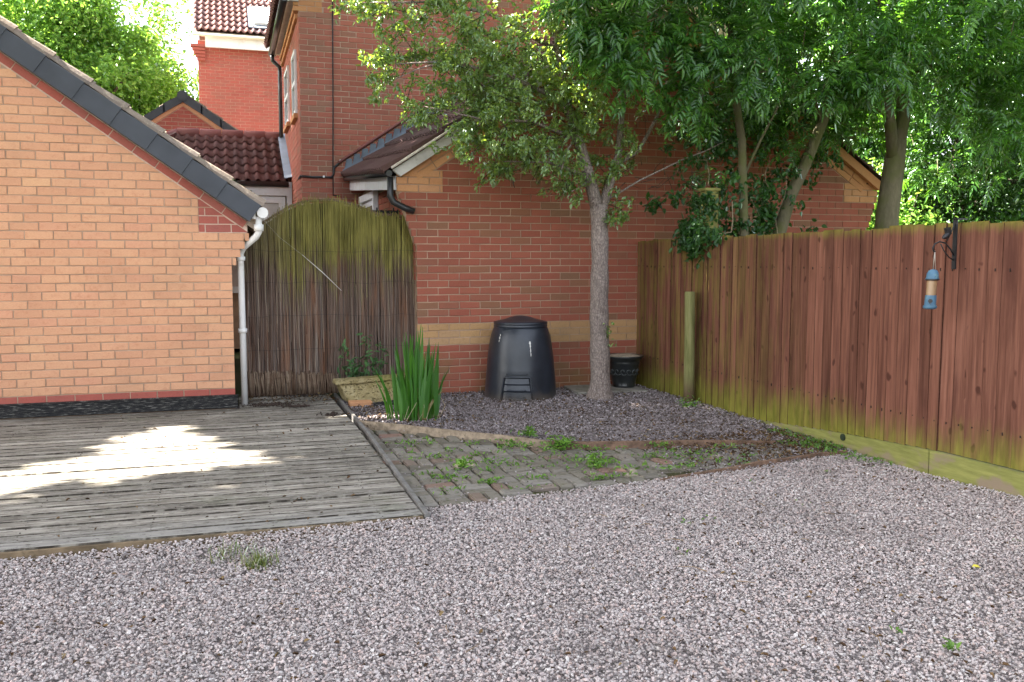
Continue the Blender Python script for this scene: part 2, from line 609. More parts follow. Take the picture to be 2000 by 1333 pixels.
def tile_mesh(w, L, amp, lift, name='roof_tile'):
    prof = [(0, .15), (.14, .75), (.28, 1.0), (.42, .8), (.55, .25), (.7, 0), (.86, .02), (1.0, .15)]
    pts, f = [], []
    m = len(prof)
    for k, (y, l) in enumerate(((-0.02, lift), (L, 0.0), (-0.02, lift - 0.016))):
        for t, h in prof:
            pts.append(((t - .5) * w * 1.03, y, h * amp + l))
    for i in range(m - 1):
        f.append((i, i + 1, m + i + 1, m + i))
        f.append((2 * m + i, 2 * m + i + 1, i + 1, i))
    f.append((2 * m, 0, m)); f.append((m - 1, 3 * m - 1, 2 * m - 1))
    me = bpy.data.meshes.new(name)
    me.from_pydata(pts, [], f)
    me.polygons.foreach_set('use_smooth', [i < 2 * (m - 1) and i % 2 == 0 for i in range(len(f))])
    me.update()
    return me


def tile_field(parent, me, P0, ex, ey, cols, rows, w, gauge, keep=None):
    ex, ey = Vector(ex).normalized(), Vector(ey).normalized()
    ez = ex.cross(ey).normalized()
    M = Matrix((ex, ey, ez)).transposed().to_euler()
    for r in range(rows):
        for c in range(cols):
            if keep and not keep(r, c): continue
            p = Vector(P0) + ex * ((c + .5) * w) + ey * (r * gauge) + ez * random.uniform(0, .004)
            e = M.copy(); e.z += random.uniform(-.01, .01)
            link_mesh('roof_tile', me, None, parent, p, e)


# ------------------------------------------------------------------ garage on the left
gar = thing('garage', 'orange buff brick garage with dark grey verge caps beside the deck', 'garage', (-2.74, 8.6, 0))
GX = -2.74
w = MB()
zt = lambda x: 1.87 - .71 * x
poly = [(-5.54, -0.05), (.055, -0.05), (.055, 1.36), (.20, 1.66), (.20, zt(.20)), (GX, zt(GX)), (2 * GX - .20, zt(.20)), (2 * GX - .20, 1.66), (-5.54, 1.36)]
w.prism(poly, 8.6, 14.0)
gwall = w.build('wall', MORT_G, gar)


def gseg(z):
    if z < 0.235: return [(-5.54, .055, REDP)]
    r = .055
    if z > 1.36: r = min(.212, .055 + .157 * (int((z - 1.36) / .075) + 1) / 4)
    if z > 1.655: return [(-5.5, -.222, BUFF), (-.217, .212, REDP)]
    return [(-5.54, r, BUFF)]


brick_wall(gwall, 'y', 8.6, 0.155, 60, gseg, [(.71, 1, 1.805), (-.71, 1, 1.805 + .71 * 5.48)], limit=275, phase=.06)
slope_bricks(gwall, REDP, .16, 1.815 - .71 * .16, .71, 15, 8.597, dirx=-1)
m1 = MB()
m1.prism([(-.2185, 1.652), (.20, 1.652), (.20, 1.70), (.10, 1.79), (-.2185, 1.88)], 8.5965, 8.61)
for xa, xb in ((.16, -2.6),):
    m1.prism([(xa, 1.80 - .71 * xa), (xa, 1.905 - .71 * xa), (xb, 1.905 - .71 * xb), (xb, 1.80 - .71 * xb)], 8.5945, 8.61)
m1.build('pale_joint', MORT_W, gwall)
sb = MB()
c_, s_ = 1 / math.hypot(1, .71), .71 / math.hypot(1, .71)
for k in range(9):      # verge caps, shown side
    a = -0.02 + k * .348; b = a + .366
    x_l, x_h = .30 - a * c_, .30 - b * c_
    top = lambda x: 2.113 - .71 * x
    h = .168
    nx, nz = s_, c_
    m1 = MB()
    pts = []
    for (x, yy, lift) in ((x_l, 8.478, .012), (x_h, 8.490, 0.0)):
        zz = top(x)
        pts.append(((x + nx * lift, zz + nz * lift), (x - nx * h, zz - nz * h), yy))
    (tl, bl, y1), (th, bh, y2) = pts
    m1.hexa([(bh[0], y2, bh[1]), (bl[0], y1, bl[1]), (bl[0], 8.56, bl[1]), (bh[0], 8.56, bh[1]), (th[0], y2, th[1]), (tl[0], y1, tl[1]), (tl[0], 8.56, tl[1]), (th[0], 8.56, th[1])])
    m1.hexa([(th[0] - nx * .03, 8.56, th[1] - nz * .03), (tl[0] - nx * .03, 8.56, tl[1] - nz * .03), (tl[0] - nx * .03, 8.62, tl[1] - nz * .03), (th[0] - nx * .03, 8.62, th[1] - nz * .03), (th[0], 8.56, th[1]), (tl[0], 8.56, tl[1]), (tl[0], 8.62, tl[1]), (th[0], 8.62, th[1])])
    m1.build('verge_cap', SLATE, gar, bevel=.004)
r_ = MB()
for k in range(11):
    a = k * .345
    x = .31 - a * c_; z = 2.113 - .71 * x + .018
    if x < GX: break
    roll_row(r_, (x, 8.535, z), (x, 14.2, z), (-c_, 0, s_), (s_, 0, c_), .36, .15, .040, .030, 8, phase=.1125)
r_.hexa([(GX, 8.6, zt(GX)), (.3, 8.6, zt(.3)), (.3, 14.2, zt(.3)), (GX, 14.2, zt(GX)), (GX, 8.6, zt(GX) + .2), (.3, 8.6, zt(.3) + .2), (.3, 14.2, zt(.3) + .2), (GX, 14.2, zt(GX) + .2)])
xl = 2 * GX - .3
r_.hexa([(xl, 8.5, zt(.3)), (GX, 8.5, zt(GX)), (GX, 14.2, zt(GX)), (xl, 14.2, zt(.3)), (xl, 8.5, zt(.3) + .25), (GX, 8.5, zt(GX) + .25), (GX, 14.2, zt(GX) + .25), (xl, 14.2, zt(.3) + .25)])
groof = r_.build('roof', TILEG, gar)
MOSSD = m_plain('dark_moss', (0.030, 0.035, 0.016), 0.98, 0.5, 25, 0.05, 1.0)
mm = MB()
for k in range(150):
    x = .33 - abs(random.gauss(0, .30)); z = 2.113 - .71 * x + random.uniform(.05, .085)
    y = 8.60 + abs(random.gauss(0, .16)); rr = random.uniform(.008, .026)
    mm.lathe([(0.001, rr * .8), (rr * .7, rr * .5), (rr, 0), (rr * .7, -rr * .5)], (x, y, z), 6, 0, False)
tag(mm.build('moss', MOSSD, groof), None, None, None, 'stuff')
m1 = MB().tube([(.335, 8.50, 1.835), (.335, 14.2, 1.84)], .050, 12)
m1.box(.245, .275, 8.53, 14.1, 1.78, 1.92)
m1.build('gutter', PIPEW, gar)
m1 = MB().tube([(.30, 8.56, 1.80), (.30, 8.56, 1.665), (.275, 8.58, 1.62), (.165, 8.70, 1.525), (.137, 8.73, 1.47), (.137, 8.735, 1.0), (.140, 8.74, .045)], .030, 12)
for z in (1.42, .75):
    m1.lathe([(.034, -.02), (.041, -.02), (.041, .02), (.034, .02)], (.1375, 8.735, z), 12)
m1.lathe([(.034, -.03), (.043, -.03), (.043, .03), (.034, .03)], (.30, 8.56, 1.70), 12)
m1.build('downpipe', PIPEW, gar)

# dark board on edge along the garage base
PL = NB('bitumen_board')
v = PL.pos((2.6, 1, 22))
c = PL.ramp(PL.noise(v, 6, 5, 0.7), [(0.44, (0.010, 0.010, 0.011)), (0.55, (0.028, 0.026, 0.025)), (0.64, (0.20, 0.19, 0.17))])
PLM = PL.principled(c, 0.7, PL.bump(PL.noise(v, 14), 0.6, 0.006), 0.3)
m1 = MB()
for k in range(5):
    z = .058 + k * .021
    m1.box(-3.4, .075, 8.545 + .004 * (k % 2), 8.59, z, z + .018)
m1.box(-3.4, .078, 8.56, 8.592, .05, .163)
m1.box(-3.4, .082, 8.535, 8.594, .1632, .172)
bd = m1.build('edging_board', PLM, None, origin=(-1.6, 8.57, .05))
tag(bd, 'black grooved board lying on edge along the foot of the garage wall', 'board')

# ------------------------------------------------------------------ attached gable garage on the right
gb = thing('brick_outbuilding', 'red brick gabled outbuilding with yellow band behind the compost bin', 'building', (4.6, 9.1, 0))
SL = .66
lineB = lambda x: .964 + SL * x
AX = 4.6
w = MB()
pk = lineB(AX) + .155
w.prism([(1.875, -.05), (7.32, -.05), (7.32, lineB(1.875) + .155), (AX, pk), (1.875, lineB(1.875) + .155)], 9.1, 12.95)
w.prism([(1.874, 1.55), (1.874, lineB(1.874) + .154), (1.69, lineB(1.69) + .154), (1.69, 2.1)], 9.1015, 9.24)
w.prism([(7.321, 1.55), (7.50, 2.1), (7.50, lineB(1.70) + .154), (7.321, lineB(1.879) + .154)], 9.1015, 9.24)
bwall = w.build('wall', MORT_R, gb)


def bseg(z):
    l = 1.872 if z < 1.55 else 1.872 - .19 * min(1, (int((z - 1.55) / .075) + 1) / 7.5)
    rr = 2 * AX - l
    if .525 < z < .75: return [(l, rr, BUFF2)]
    if 2.10 < z < 2.325: return [(2.152, 7.05, RED)]
    return [(l, rr, RED)]


bvis = lambda u, v: not (u > 1250 and v > 462) and u < 1720 and not (960 < u < 1075 and v > 640)
pl = [(-SL, 1, .955), (SL, 1, .955 + 2 * AX * SL)]
brick_wall(bwall, 'y', 9.1, 0.0, 60, bseg, pl, bvis, limit=225, phase=1.872)
kn = lambda z: [(1.672, 2.148, BUFF3)]
brick_wall(bwall, 'y', 9.096, 2.10, 3, kn, [], None, limit=20, phase=1.672, rest_mats=[BUFF3])
kn = lambda z: [(7.055, 7.53, BUFF3)]
brick_wall(bwall, 'y', 9.096, 2.10, 3, kn, [], None, limit=20, phase=7.055, rest_mats=[BUFF3])
cs, sn = 1 / math.hypot(1, SL), SL / math.hypot(1, SL)
for row in range(2):
    o = row * .073
    slope_bricks(bwall, BUFF3, 1.90 - o * sn, lineB(1.90) + o * cs + .006, SL, 14, 9.097, dirx=1)
    slope_bricks(bwall, BUFF3, 2 * AX - 1.90 + o * sn, lineB(1.90) + o * cs + .006, SL, 14, 9.097, dirx=-1)
m1 = MB()
t0, t1 = lineB(1.66) + .155, lineB(AX) + .155
m1.hexa([(1.70, 9.01, lineB(1.70) + .16), (AX, 9.01, lineB(AX) + .16), (AX, 9.07, lineB(AX) + .16), (1.70, 9.07, lineB(1.70) + .16), (1.62, 9.01, lineB(1.62) + .275), (AX, 9.01, t1 + .12), (AX, 9.07, t1 + .12), (1.62, 9.07, lineB(1.62) + .275)])
m1.build('barge_board', GREYWHITE, gb)
m1 = MB()
xr = 2 * AX - 1.70; xr2 = 2 * AX - 1.62
m1.hexa([(AX, 9.01, lineB(AX) + .16), (xr, 9.01, lineB(1.70) + .16), (xr, 9.07, lineB(1.70) + .16), (AX, 9.07, lineB(AX) + .16), (AX, 9.01, t1 + .12), (xr2, 9.01, lineB(1.62) + .275), (xr2, 9.07, lineB(1.62) + .275), (AX, 9.07, t1 + .12)])
m1.build('barge_board', BUFF3, gb)
r_ = MB()
zv = lambda x: 1.254 + SL * x          # verge line at the front
for k in range(10):
    f0, f1 = 1.56 + k * .31 * 1.0, 0
    if f0 > AX - .1: break
    A = Vector((f0, 8.97, zv(f0)))
    f1 = f0 + .08
    B = Vector((f1, 12.98, zv(f1) + .275))
    up = Vector((1, 0, SL)).normalized()
    nrm = Vector((-SL, -.06, 1)).normalized()
    roll_row(r_, A, B, up, nrm, .39, .15, .034, .040, 6)
for k in range(9):
    f0 = 2 * AX - (1.56 + k * .31)
    A = Vector((f0, 8.97, zv(2 * AX - f0))); B = Vector((f0, 12.98, zv(2 * AX - f0) + .275))
    if f0 < AX + .1: break
    roll_row(r_, B, A, Vector((-1, 0, SL)), Vector((SL, -.06, 1)), .39, .15, .026, .024, 4)
broof = r_.build('roof', TILED, gb)
m1 = MB().tube([(AX, 8.96, zv(AX) + .03), (AX + .04, 12.98, zv(AX) + .32)], .12, 10)
m1.build('ridge', TILEM, broof)
m1 = MB()
m1.tube([(1.60, 8.965, 2.322), (2.6, 8.965, zv(2.6) + .012), (AX, 8.965, zv(AX) + .012)], .014, 6)
m1.build('verge_trim', m_plain('sunlit_verge_edge', (0.6, 0.55, 0.48), .8, .2, 20, .2, .5), broof)  # pale strip paints the sunlit edge of the verge tiles
mm = MB()
for k in range(120):
    y = 8.98 + abs(random.gauss(0, .35)); x = 1.57 + abs(random.gauss(0, .08)); rr = random.uniform(.006, .022)
    mm.lathe([(0.001, rr), (rr, .3 * rr), (rr, -.5 * rr)], (x, y, zv(x) + .04 + .07 * (y - 9)), 6, 0, False)
tag(mm.build('moss', MOSSD, broof), None, None, None, 'stuff')
m1 = MB().tube([(1.585, 9.02, 2.275), (1.655, 12.97, 2.562)], .032, 10)
m1.tube([(1.60, 9.05, 2.24), (1.60, 9.05, 2.05), (1.63, 9.045, 1.99), (1.74, 9.04, 1.935), (1.84, 9.04, 1.90)], .034, 10)
m1.build('gutter', BLACKP, gb)
m1 = MB()
m1.hexa([(1.665, 9.14, 2.12), (1.70, 9.14, 2.12), (1.75, 12.95, 2.40), (1.71, 12.95, 2.40), (1.665, 9.14, 2.26), (1.70, 9.14, 2.26), (1.75, 12.95, 2.54), (1.71, 12.95, 2.54)])
m1.build('fascia', WHITE, gb)
brick_wall(bwall, 'x', 1.87, 1.2, 14, lambda z: [(9.15, 12.9, RED)], [], None, limit=0, phase=9.15)
d = MB().box(1.84, 1.862, 11.40, 12.75, 0.05, 2.30)
door = d.build('side_door', WHITE, gb)
MB().box(1.832, 1.8395, 11.62, 12.5, 1.2, 2.12).build('pane', GLASS, door)
fl = MB().box(1.80, 1.838, 11.42, 11.52, .08, 2.29).box(1.80, 1.838, 12.62, 12.72, .08, 2.29).box(1.80, 1.838, 11.52, 12.62, 2.20, 2.29)
fl.build('door_frame', WHITE, door)

# iron gate panel standing between the buildings
tr = MB()
for k in range(7):
    x = 1.57 + k * .046
    tr.tube([(x, 10.0, .05), (x, 10.0, 1.96 + .03 * math.sin(k * 1.5))], .009, 6)
tr.box(1.55, 1.87, 9.985, 10.015, 1.93, 1.96)
tr.box(1.55, 1.87, 9.985, 10.015, 1.72, 1.75)
for k in range(6):
    x = 1.59 + k * .046
    tr.tube([(x, 10, 1.75), (x + .02, 10, 1.84), (x, 10, 1.93)], .007, 5)
t_ = tr.build('iron_gate', METALB, None, origin=(1.7, 10, .05))
tag(t_, 'black iron gate with close bars showing above the reed gate', 'gate')

# ------------------------------------------------------------------ tall house behind
th = thing('brick_house', 'tall red brick house with black gutter rising behind the reed gate', 'house', (5.0, 13.0, 0))
w = MB()
HX, HA = 1.055, 5.03
ze = lambda x: 5.02 + .7 * (x - HX)
w.prism([(HX, 0), (2 * HA - HX, 0), (2 * HA - HX, 5.02), (HA, ze(HA)), (HX, 5.02)], 13.0, 16.3)
hwall = w.build('wall', MORT_W, th)


def hseg(z):
    if z > 4.86: return [(HX - .075, 1.37, BUFF3), (1.372, 5.4, REDH)]
    return [(HX, 5.4, REDH)]


hvis = lambda u, v: 560 < u < 1010 and v < 345
brick_wall(hwall, 'y', 13.0, 2.21, 55, hseg, [(-.7, 1, 5.0 - .7 * HX)], hvis, limit=290, phase=HX)
brick_wall(hwall, 'x', HX, 2.21, 37, lambda z: [(13.0, 16.3, REDH)], [], None, limit=0, phase=13.0)
m1 = MB()
m1.tube([(.86, 12.9, 4.98), (.86, 16.45, 4.98)], .055, 10)
m1.tube([(.86, 16.3, 4.94), (.87, 16.3, 4.84), (.98, 16.3, 4.74), (.985, 16.3, 4.66), (.985, 16.3, .1)], .036, 10)
m1.build('gutter', BLACKP, th)
m1 = MB().box(.90, .925, 12.88, 16.4, 4.93, 5.12).box(.925, 1.05, 12.95, 16.35, 4.955, 4.975)
m1.build('fascia', GREYWHITE, th)
m1 = MB()
for k in range(14):
    y = 13.02 + k * .235
    m1.box(.985, 1.05, y, y + .215, 4.84, 4.905).box(1.01, 1.049, y + .1, y + .315, 4.765, 4.83)
m1.build('dentil_course', BUFF3, hwall)
r_ = MB()
for k in range(13):
    x = .80 + k * .29
    zz = 5.10 + .7 * (x - .80)
    roll_row(r_, (x, 12.82, zz), (x, 16.5, zz), (1, 0, .7), (-.7, 0, 1), .38, .15, .05, .04, 5)
for k in range(13):
    x = 2 * HA - (.80 + k * .29)
    zz = 5.10 + .7 * (2 * HA - x - .80)
    roll_row(r_, (x, 16.5, zz), (x, 12.82, zz), (-1, 0, .7), (.7, 0, 1), .38, .15, .05, .04, 4)
hroof = r_.build('roof', TILEM, th)
for (ya, yb, za, zb) in ((13.45, 14.05, 3.52, 4.42), (14.95, 15.75, 3.62, 4.50)):
    fr = MB()
    for (a, b_, c1, d1) in ((ya, ya + .06, za, zb), (yb - .06, yb, za, zb), (ya + .06, yb - .06, za, za + .06), (ya + .06, yb - .06, zb - .06, zb), (ya + .06, yb - .06, (za + zb) / 2 - .03, (za + zb) / 2 + .03)):
        fr.box(1.015, 1.06, a, b_, c1, d1)
    wn_ = fr.build('window', WHITE, th)
    MB().box(1.035, 1.045, ya + .06, yb - .06, za + .06, zb - .06).build('pane', GLASS, wn_)
    MB().box(.99, 1.055, ya - .05, yb + .05, za - .07, za - .005).build('sill', BUFF3, wn_)
m1 = MB()
fz = lambda x: 1.62 + .655 * x
for k in range(16):
    x = 1.64 + k * .115
    x2 = x + .1135
    m1.hexa([(x, 12.965, fz(x) - .02), (x2, 12.965, fz(x2) - .02), (x2, 12.99, fz(x2) - .02), (x, 12.99, fz(x) - .02), (x + .035, 12.97, fz(x2) + .075), (x2, 12.97, fz(x2) + .08), (x2, 12.99, fz(x2) + .08), (x + .035, 12.99, fz(x2) + .075)])
m1.hexa([(1.62, 12.93, fz(1.62) - .09), (3.6, 12.93, fz(3.6) - .09), (3.6, 12.99, fz(3.6) - .09), (1.62, 12.99, fz(1.62) - .09), (1.62, 12.95, fz(1.62) + .01), (3.6, 12.95, fz(3.6) + .01), (3.6, 12.99, fz(3.6) + .01), (1.62, 12.99, fz(1.62) + .01)])
m1.build('flashing', LEAD, th)
m1 = MB().tube([(1.56, 12.968, fz(1.60) + .12), (3.5, 12.968, fz(3.5) + .19)], .022, 6)
m1.build('flashing_trim', TILER, th)
m1 = MB()
m1.tube([(1.52, 12.98, 5.1), (1.50, 12.98, 3.6), (1.482, 12.98, 2.6), (1.482, 12.98, 2.33), (1.58, 12.98, 2.32)], .009, 5)
m1.tube([(1.035, 13.3, 2.58), (1.03, 12.975, 2.585), (1.2, 12.972, 2.575), (1.46, 12.972, 2.58), (1.49, 12.972, 2.62), (1.50, 12.972, 2.72), (1.58, 12.972, 2.79)], .017, 6)
m1.build('cable', BLACKP, th)
m1 = MB().box(1.34, 1.365, 12.95, 12.975, 2.57, 2.60).box(1.575, 1.60, 12.95, 12.975, 2.80, 2.83)
m1.build('cable_clip', WHITE, th)

# ------------------------------------------------------------------ porch with hipped tiled roof
po = thing('porch', 'white glazed porch with hipped brown tile roof beside the tall house', 'porch', (-.3, 15.7, 0))
E0, E1 = (14.82, 2.64), (16.4, 3.53)
slv = Vector((0, E1[0] - E0[0], E1[1] - E0[1])); SLN = slv.length; slv.normalize()
MB().box(-2.2, 1.0, 15.02, 17.6, 0, 2.5).build('wall', MORT_R, po)
m1 = MB()
nrm = Vector((0, -slv.z, slv.y))
rb = [(-2.3, E0[0], E0[1] - .05), (1.0, E0[0], E0[1] - .05), (1.0, E1[0], E1[1] - .05), (-.72, E1[0], E1[1] - .05)]
m1.poly(rb + [(-2.3, 17.98, E0[1] - .05), (1.0, 17.98, E0[1] - .05)], [(0, 1, 2, 3), (3, 2, 5, 4), (0, 3, 4)])
proof = m1.build('roof', TILEM, po)
pt = tile_mesh(.155, .34, .045, .035)
pt.materials.append(TILEM)
TW, TG = .155, SLN / 6.0
hipx = lambda r: -2.3 + (2.3 - .72) * (r + .7) / 6.0
tile_field(proof, pt, (1.0 - 21 * TW - .05, E0[0], E0[1]), (1, 0, 0), slv, 21, 6, TW, TG, keep=lambda r, c: (1.0 - 21 * TW - .05 + c * TW) > hipx(r))
r_ = MB()
for k in range(6):
    t = k / 6.0
    p0 = Vector((-2.3, E0[0], E0[1])).lerp(Vector((-.72, E1[0], E1[1])), t)
    p1 = Vector((-2.3, 17.98, E0[1])).lerp(Vector((-.72, E1[0], E1[1])), t)
    if (p1 - p0).length < .3: break
    roll_row(r_, p1, p0, (1.58, 0, .89), (-.89, 0, 1.58), SLN / 6, .155, .04, .03, 4)
r_.build('hip_tiles', TILEM, proof)
for k in range(5):
    xa = -.72 + k * .36
    MB().tube([(xa + .005, E1[0], E1[1] + .035), (min(1.02, xa + .355), E1[0], E1[1] + .035 + random.uniform(0, .006))], .085, 12).build('ridge_tile', TILER, proof)
hp0, hp1 = Vector((-2.3, E0[0], E0[1] + .04)), Vector((-.72, E1[0], E1[1] + .03))
for k in range(6):
    MB().tube([hp0.lerp(hp1, k / 6 + .005), hp0.lerp(hp1, (k + .98) / 6)], .08, 10).build('ridge_tile', TILER, proof)
m1 = MB()
a, b_ = Vector((.93, E0[0] - .02, E0[1] + .06)), Vector((.93, E1[0], E1[1] + .06))
ex = Vector((.13, 0, .03))
m1.hexa([a, a + ex, b_ + ex, b_, a + nrm * .012, a + ex + nrm * .012, b_ + ex + nrm * .012, b_ + nrm * .012])
m1.build('flashing', LEAD, proof)
MB().tube([(-2.3, 14.78, 2.615), (.99, 14.78, 2.615)], .045, 10).build('gutter', BLACKP, po)
MB().box(-2.2, .985, 14.84, 14.88, 2.44, 2.60).box(.96, 1.045, 14.86, 15.0, 1.0, 2.66).build('fascia', WHITE, po)
m1 = MB()
for x in (-1.9, -1.0, -.1, .84):
    m1.box(x, x + .1, 14.9, 15.02, .9, 2.43)
m1.box(-1.8, .84, 14.9, 15.02, 2.33, 2.43).box(-1.8, .84, 14.9, 15.02, 2.02, 2.12).box(-1.8, .84, 14.9, 15.02, .9, 1.0)
wn_ = m1.build('window', WHITE, po)
MB().box(-1.8, .84, 14.97, 14.98, 2.12, 2.33).box(-1.8, .84, 14.97, 14.98, 1.0, 2.02).build('pane', m_plain('porch_pane', (.45, .38, .34), .15, .3, 2.5, .5, 0), wn_)

# ------------------------------------------------------------------ small gabled garage beyond
ng = thing('gabled_garage', 'small red gable with dark grey verge in front of far house', 'garage', (-.69, 18.5, 0))
nx, nz = -.69, 4.36
MB().prism([(nx - 2.6, 0), (nx + 2.6, 0), (nx + 2.6, nz - 1.82), (nx, nz), (nx - 2.6, nz - 1.82)], 18.5, 23.0).build('wall', MORT_W, ng)
nwall = [c for c in ng.children][0]
brick_wall(nwall, 'y', 18.5, 2.4, 28, lambda z: [(nx - 2.6, nx + 2.6, REDF)], [(.7, 1, nz + .7 * nx - .02), (-.7, 1, nz - .7 * nx - .02)], lambda u, v: v < 300, limit=120)
for sgn in (1, -1):
    m1 = MB()
    def L_(off, y0, y1, m1=m1, sgn=sgn, th=.09):
        a = [(nx, nz + off), (nx + sgn * 2.75, nz + off - .7 * 2.75)]
        p = []
        for zz in (0, th):
            for (x, z), y in ((a[0], y0), (a[1], y0), (a[1], y1), (a[0], y1)):
                p.append((x, y, z + zz))
        m1.hexa(p)
    L_(0.0, 18.47, 18.52)
    m1.build('verge_board', BUFF, ng)
    m1 = MB()
    for k in range(8):
        xa, xb = nx + sgn * (k * .345 - .02), nx + sgn * (k * .345 + .35)
        za, zb = nz + .085 - .7 * abs(xa - nx), nz + .085 - .7 * abs(xb - nx)
        m1.hexa([(xa, 18.42, za), (xb, 18.42, zb), (xb, 18.6, zb), (xa, 18.6, za), (xa, 18.42, za + .15), (xb, 18.42, zb + .17), (xb, 18.6, zb + .17), (xa, 18.6, za + .15)])
    m1.build('verge_cap', SLATE, ng)
r_ = MB()
for k in range(9):
    d_ = k * .30
    x = nx + 2.78 - d_; z = nz + .24 - .7 * (x - nx)
    roll_row(r_, (x, 18.6, z), (x, 23.2, z), (-1, 0, .7), (.7, 0, 1), .38, .15, .03, .03, 4)
    x = nx - 2.78 + d_; z = nz + .24 - .7 * (nx - x)
    roll_row(r_, (x, 23.2, z), (x, 18.6, z), (1, 0, .7), (-.7, 0, 1), .38, .15, .03, .03, 4)
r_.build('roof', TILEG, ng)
MB().tube([(nx, 18.40, nz + .17), (nx, 23.2, nz + .20)], .10, 10).build('ridge', SLATE, ng)

# ------------------------------------------------------------------ far house with roof window
fh = thing('far_house', 'bright red brick house far back with roof window and white fascia', 'house', (3, 23.5, 0))
FX = -.50
fwall = MB().box(FX, 9.0, 23.5, 31, 0, 6.75).build('wall', MORT_W, fh)
brick_wall(fwall, 'y', 23.5, 2.9, 51, lambda z: [(FX, 3.0, REDF)], [], lambda u, v: 380 < u < 552 and 85 < v < 270, limit=0)
MB().box(FX + .18, 9.0, 23.33, 23.39, 6.56, 6.80).build('fascia', WHITE, fh)
MB().tube([(FX - .1, 23.27, 6.84), (9.0, 23.27, 6.84)], .055, 10).build('gutter', m_plain('cream_gutter', (.62, .55, .45), .5, .1), fh)
m1 = MB()
for k in range(5):
    m1.box(FX - .02 - .035 * k, FX + .17, 23.40 - .02 * k, 23.5, 6.25 + k * .075, 6.315 + k * .075)
m1.build('kneeler', REDP, fwall)
fsl = Vector((0, 1, .72)).normalized(); fn = Vector((0, -.72, 1)).normalized()
FR0 = Vector((FX - .08, 23.22, 6.90))
m1 = MB()
e2 = FR0 + fsl * 5.2
m1.poly([(FX - .08, FR0.y, FR0.z - .04), (9, FR0.y, FR0.z - .04), (9, e2.y, e2.z - .04), (FX - .08, e2.y, e2.z - .04), (9, 31, 6.9), (FX - .08, 31, 6.9)], [(0, 1, 2, 3), (3, 2, 4, 5)])
froof = m1.build('roof', TILEM, fh)
ft = tile_mesh(.15, .35, .05, .04)
ft.materials.append(m_brick('weathered_house_tile', [(0, (0.17, 0.095, 0.085)), (0.5, (0.20, 0.11, 0.10)), (1, (0.155, 0.10, 0.10))], (0.16, 0.11, 0.09), 0.4, 0.5))
tile_field(froof, ft, FR0, (1, 0, 0), fsl, 17, 7, .15, .31, keep=lambda r, c: not (9.2 < c < 16 and 1 <= r <= 4))
r_ = MB()
for k in range(7, 16):
    p = FR0 + fsl * (.31 * k)
    roll_row(r_, p, p + Vector((9, 0, 0)), fsl, fn, .34, .15, .05, .035, 4)
for k in range(7):
    p = FR0 + fsl * (.31 * k) + Vector((17 * .15, 0, 0))
    roll_row(r_, p, p + Vector((6.4, 0, 0)), fsl, fn, .34, .15, .05, .035, 4)
r_.build('tile_courses', ft.materials[0], froof)
q0 = FR0 + fsl * .42 + Vector((9.35 * .15, 0, 0)) + fn * .05


def slab(a, w_, l_, h_, m1):
    ex_ = Vector((1, 0, 0))
    p = [a, a + ex_ * w_, a + ex_ * w_ + fsl * l_, a + fsl * l_]
    m1.hexa(p + [t + fn * h_ for t in p])


m1 = MB(); slab(q0 - Vector((.12, 0, 0)) - fsl * .17, 1.2, 1.3, .03, m1); rw = m1.build('roof_window', LEAD, fh)
m1 = MB()
slab(q0, .07, 1.0, .10, m1); slab(q0 + Vector((.85, 0, 0)), .07, 1.0, .10, m1); slab(q0 + Vector((.07, 0, 0)), .78, .07, .098, m1); slab(q0 + fsl * .93 + Vector((.07, 0, 0)), .78, .07, .098, m1)
m1.build('frame', WHITE, rw)
m1 = MB(); slab(q0 + Vector((.07, 0, 0)) + fsl * .07, .78, .86, .06, m1)
m1.build('pane', m_plain('white_blind_glass', (.75, .76, .78), .12, .04, 2, .6, 0), rw)

# ------------------------------------------------------------------ reed gate
gt = thing('garden_gate', 'arched wooden gate faced with mossy brown reed screening', 'gate', (1.0, 9.25, .05))
GY = 9.25


def gate_top(x):
    pts = [(.12, 1.655), (.22, 1.676), (.45, 1.82), (.62, 1.93), (.8, 1.99), (1.03, 2.005), (1.255, 1.965), (1.40, 1.91), (1.515, 1.865), (1.70, 1.86), (1.82, 1.845), (1.92, 1.80)]
    for (a, za), (b, zb) in zip(pts, pts[1:]):
        if a <= x <= b: return za + (zb - za) * (x - a) / (b - a)
    return 1.75


RD = NB('reed_stems')
v = RD.pos((1, 1, .35))
r = RD.rnd()
base = RD.ramp(r, [(0, (0.095, 0.063, 0.050)), (.3, (0.16, 0.105, 0.08)), (.6, (0.22, 0.148, 0.112)), (.8, (0.20, 0.16, 0.14)), (.93, (0.32, 0.24, 0.18)), (1, (0.50, 0.41, 0.32))])
base = RD.mix(RD.math('MULTIPLY', RD.smooth(RD.noise(RD.pos((6, 6, .6)), 2.2, 5), .5, .7), .6), base, (0.25, 0.11, 0.055))
X, Y_, Z = RD.xyz()
hz = RD.math('ADD', Z, RD.math('MULTIPLY', RD.math('SUBTRACT', RD.noise(RD.pos((2.4, 2, .8)), 2.2, 5, .65), .5), 1.5))
hz = RD.math('ADD', hz, RD.math('MULTIPLY', RD.math('SUBTRACT', r, .5), .45))
mz = RD.smooth(hz, 1.12, 1.62)
mossc = RD.ramp(RD.noise(v, 9, 4), [(.3, (0.15, 0.135, 0.03)), (.7, (0.36, 0.32, 0.085))])
mleft = RD.smooth(X, .25, .75)
base = RD.mix(RD.math('MULTIPLY', RD.math('MULTIPLY', mz, .92), RD.math('ADD', RD.math('MULTIPLY', mleft, .6), .4)), base, mossc)
REED = RD.principled(base, .85, None, .2)
rd = MB()
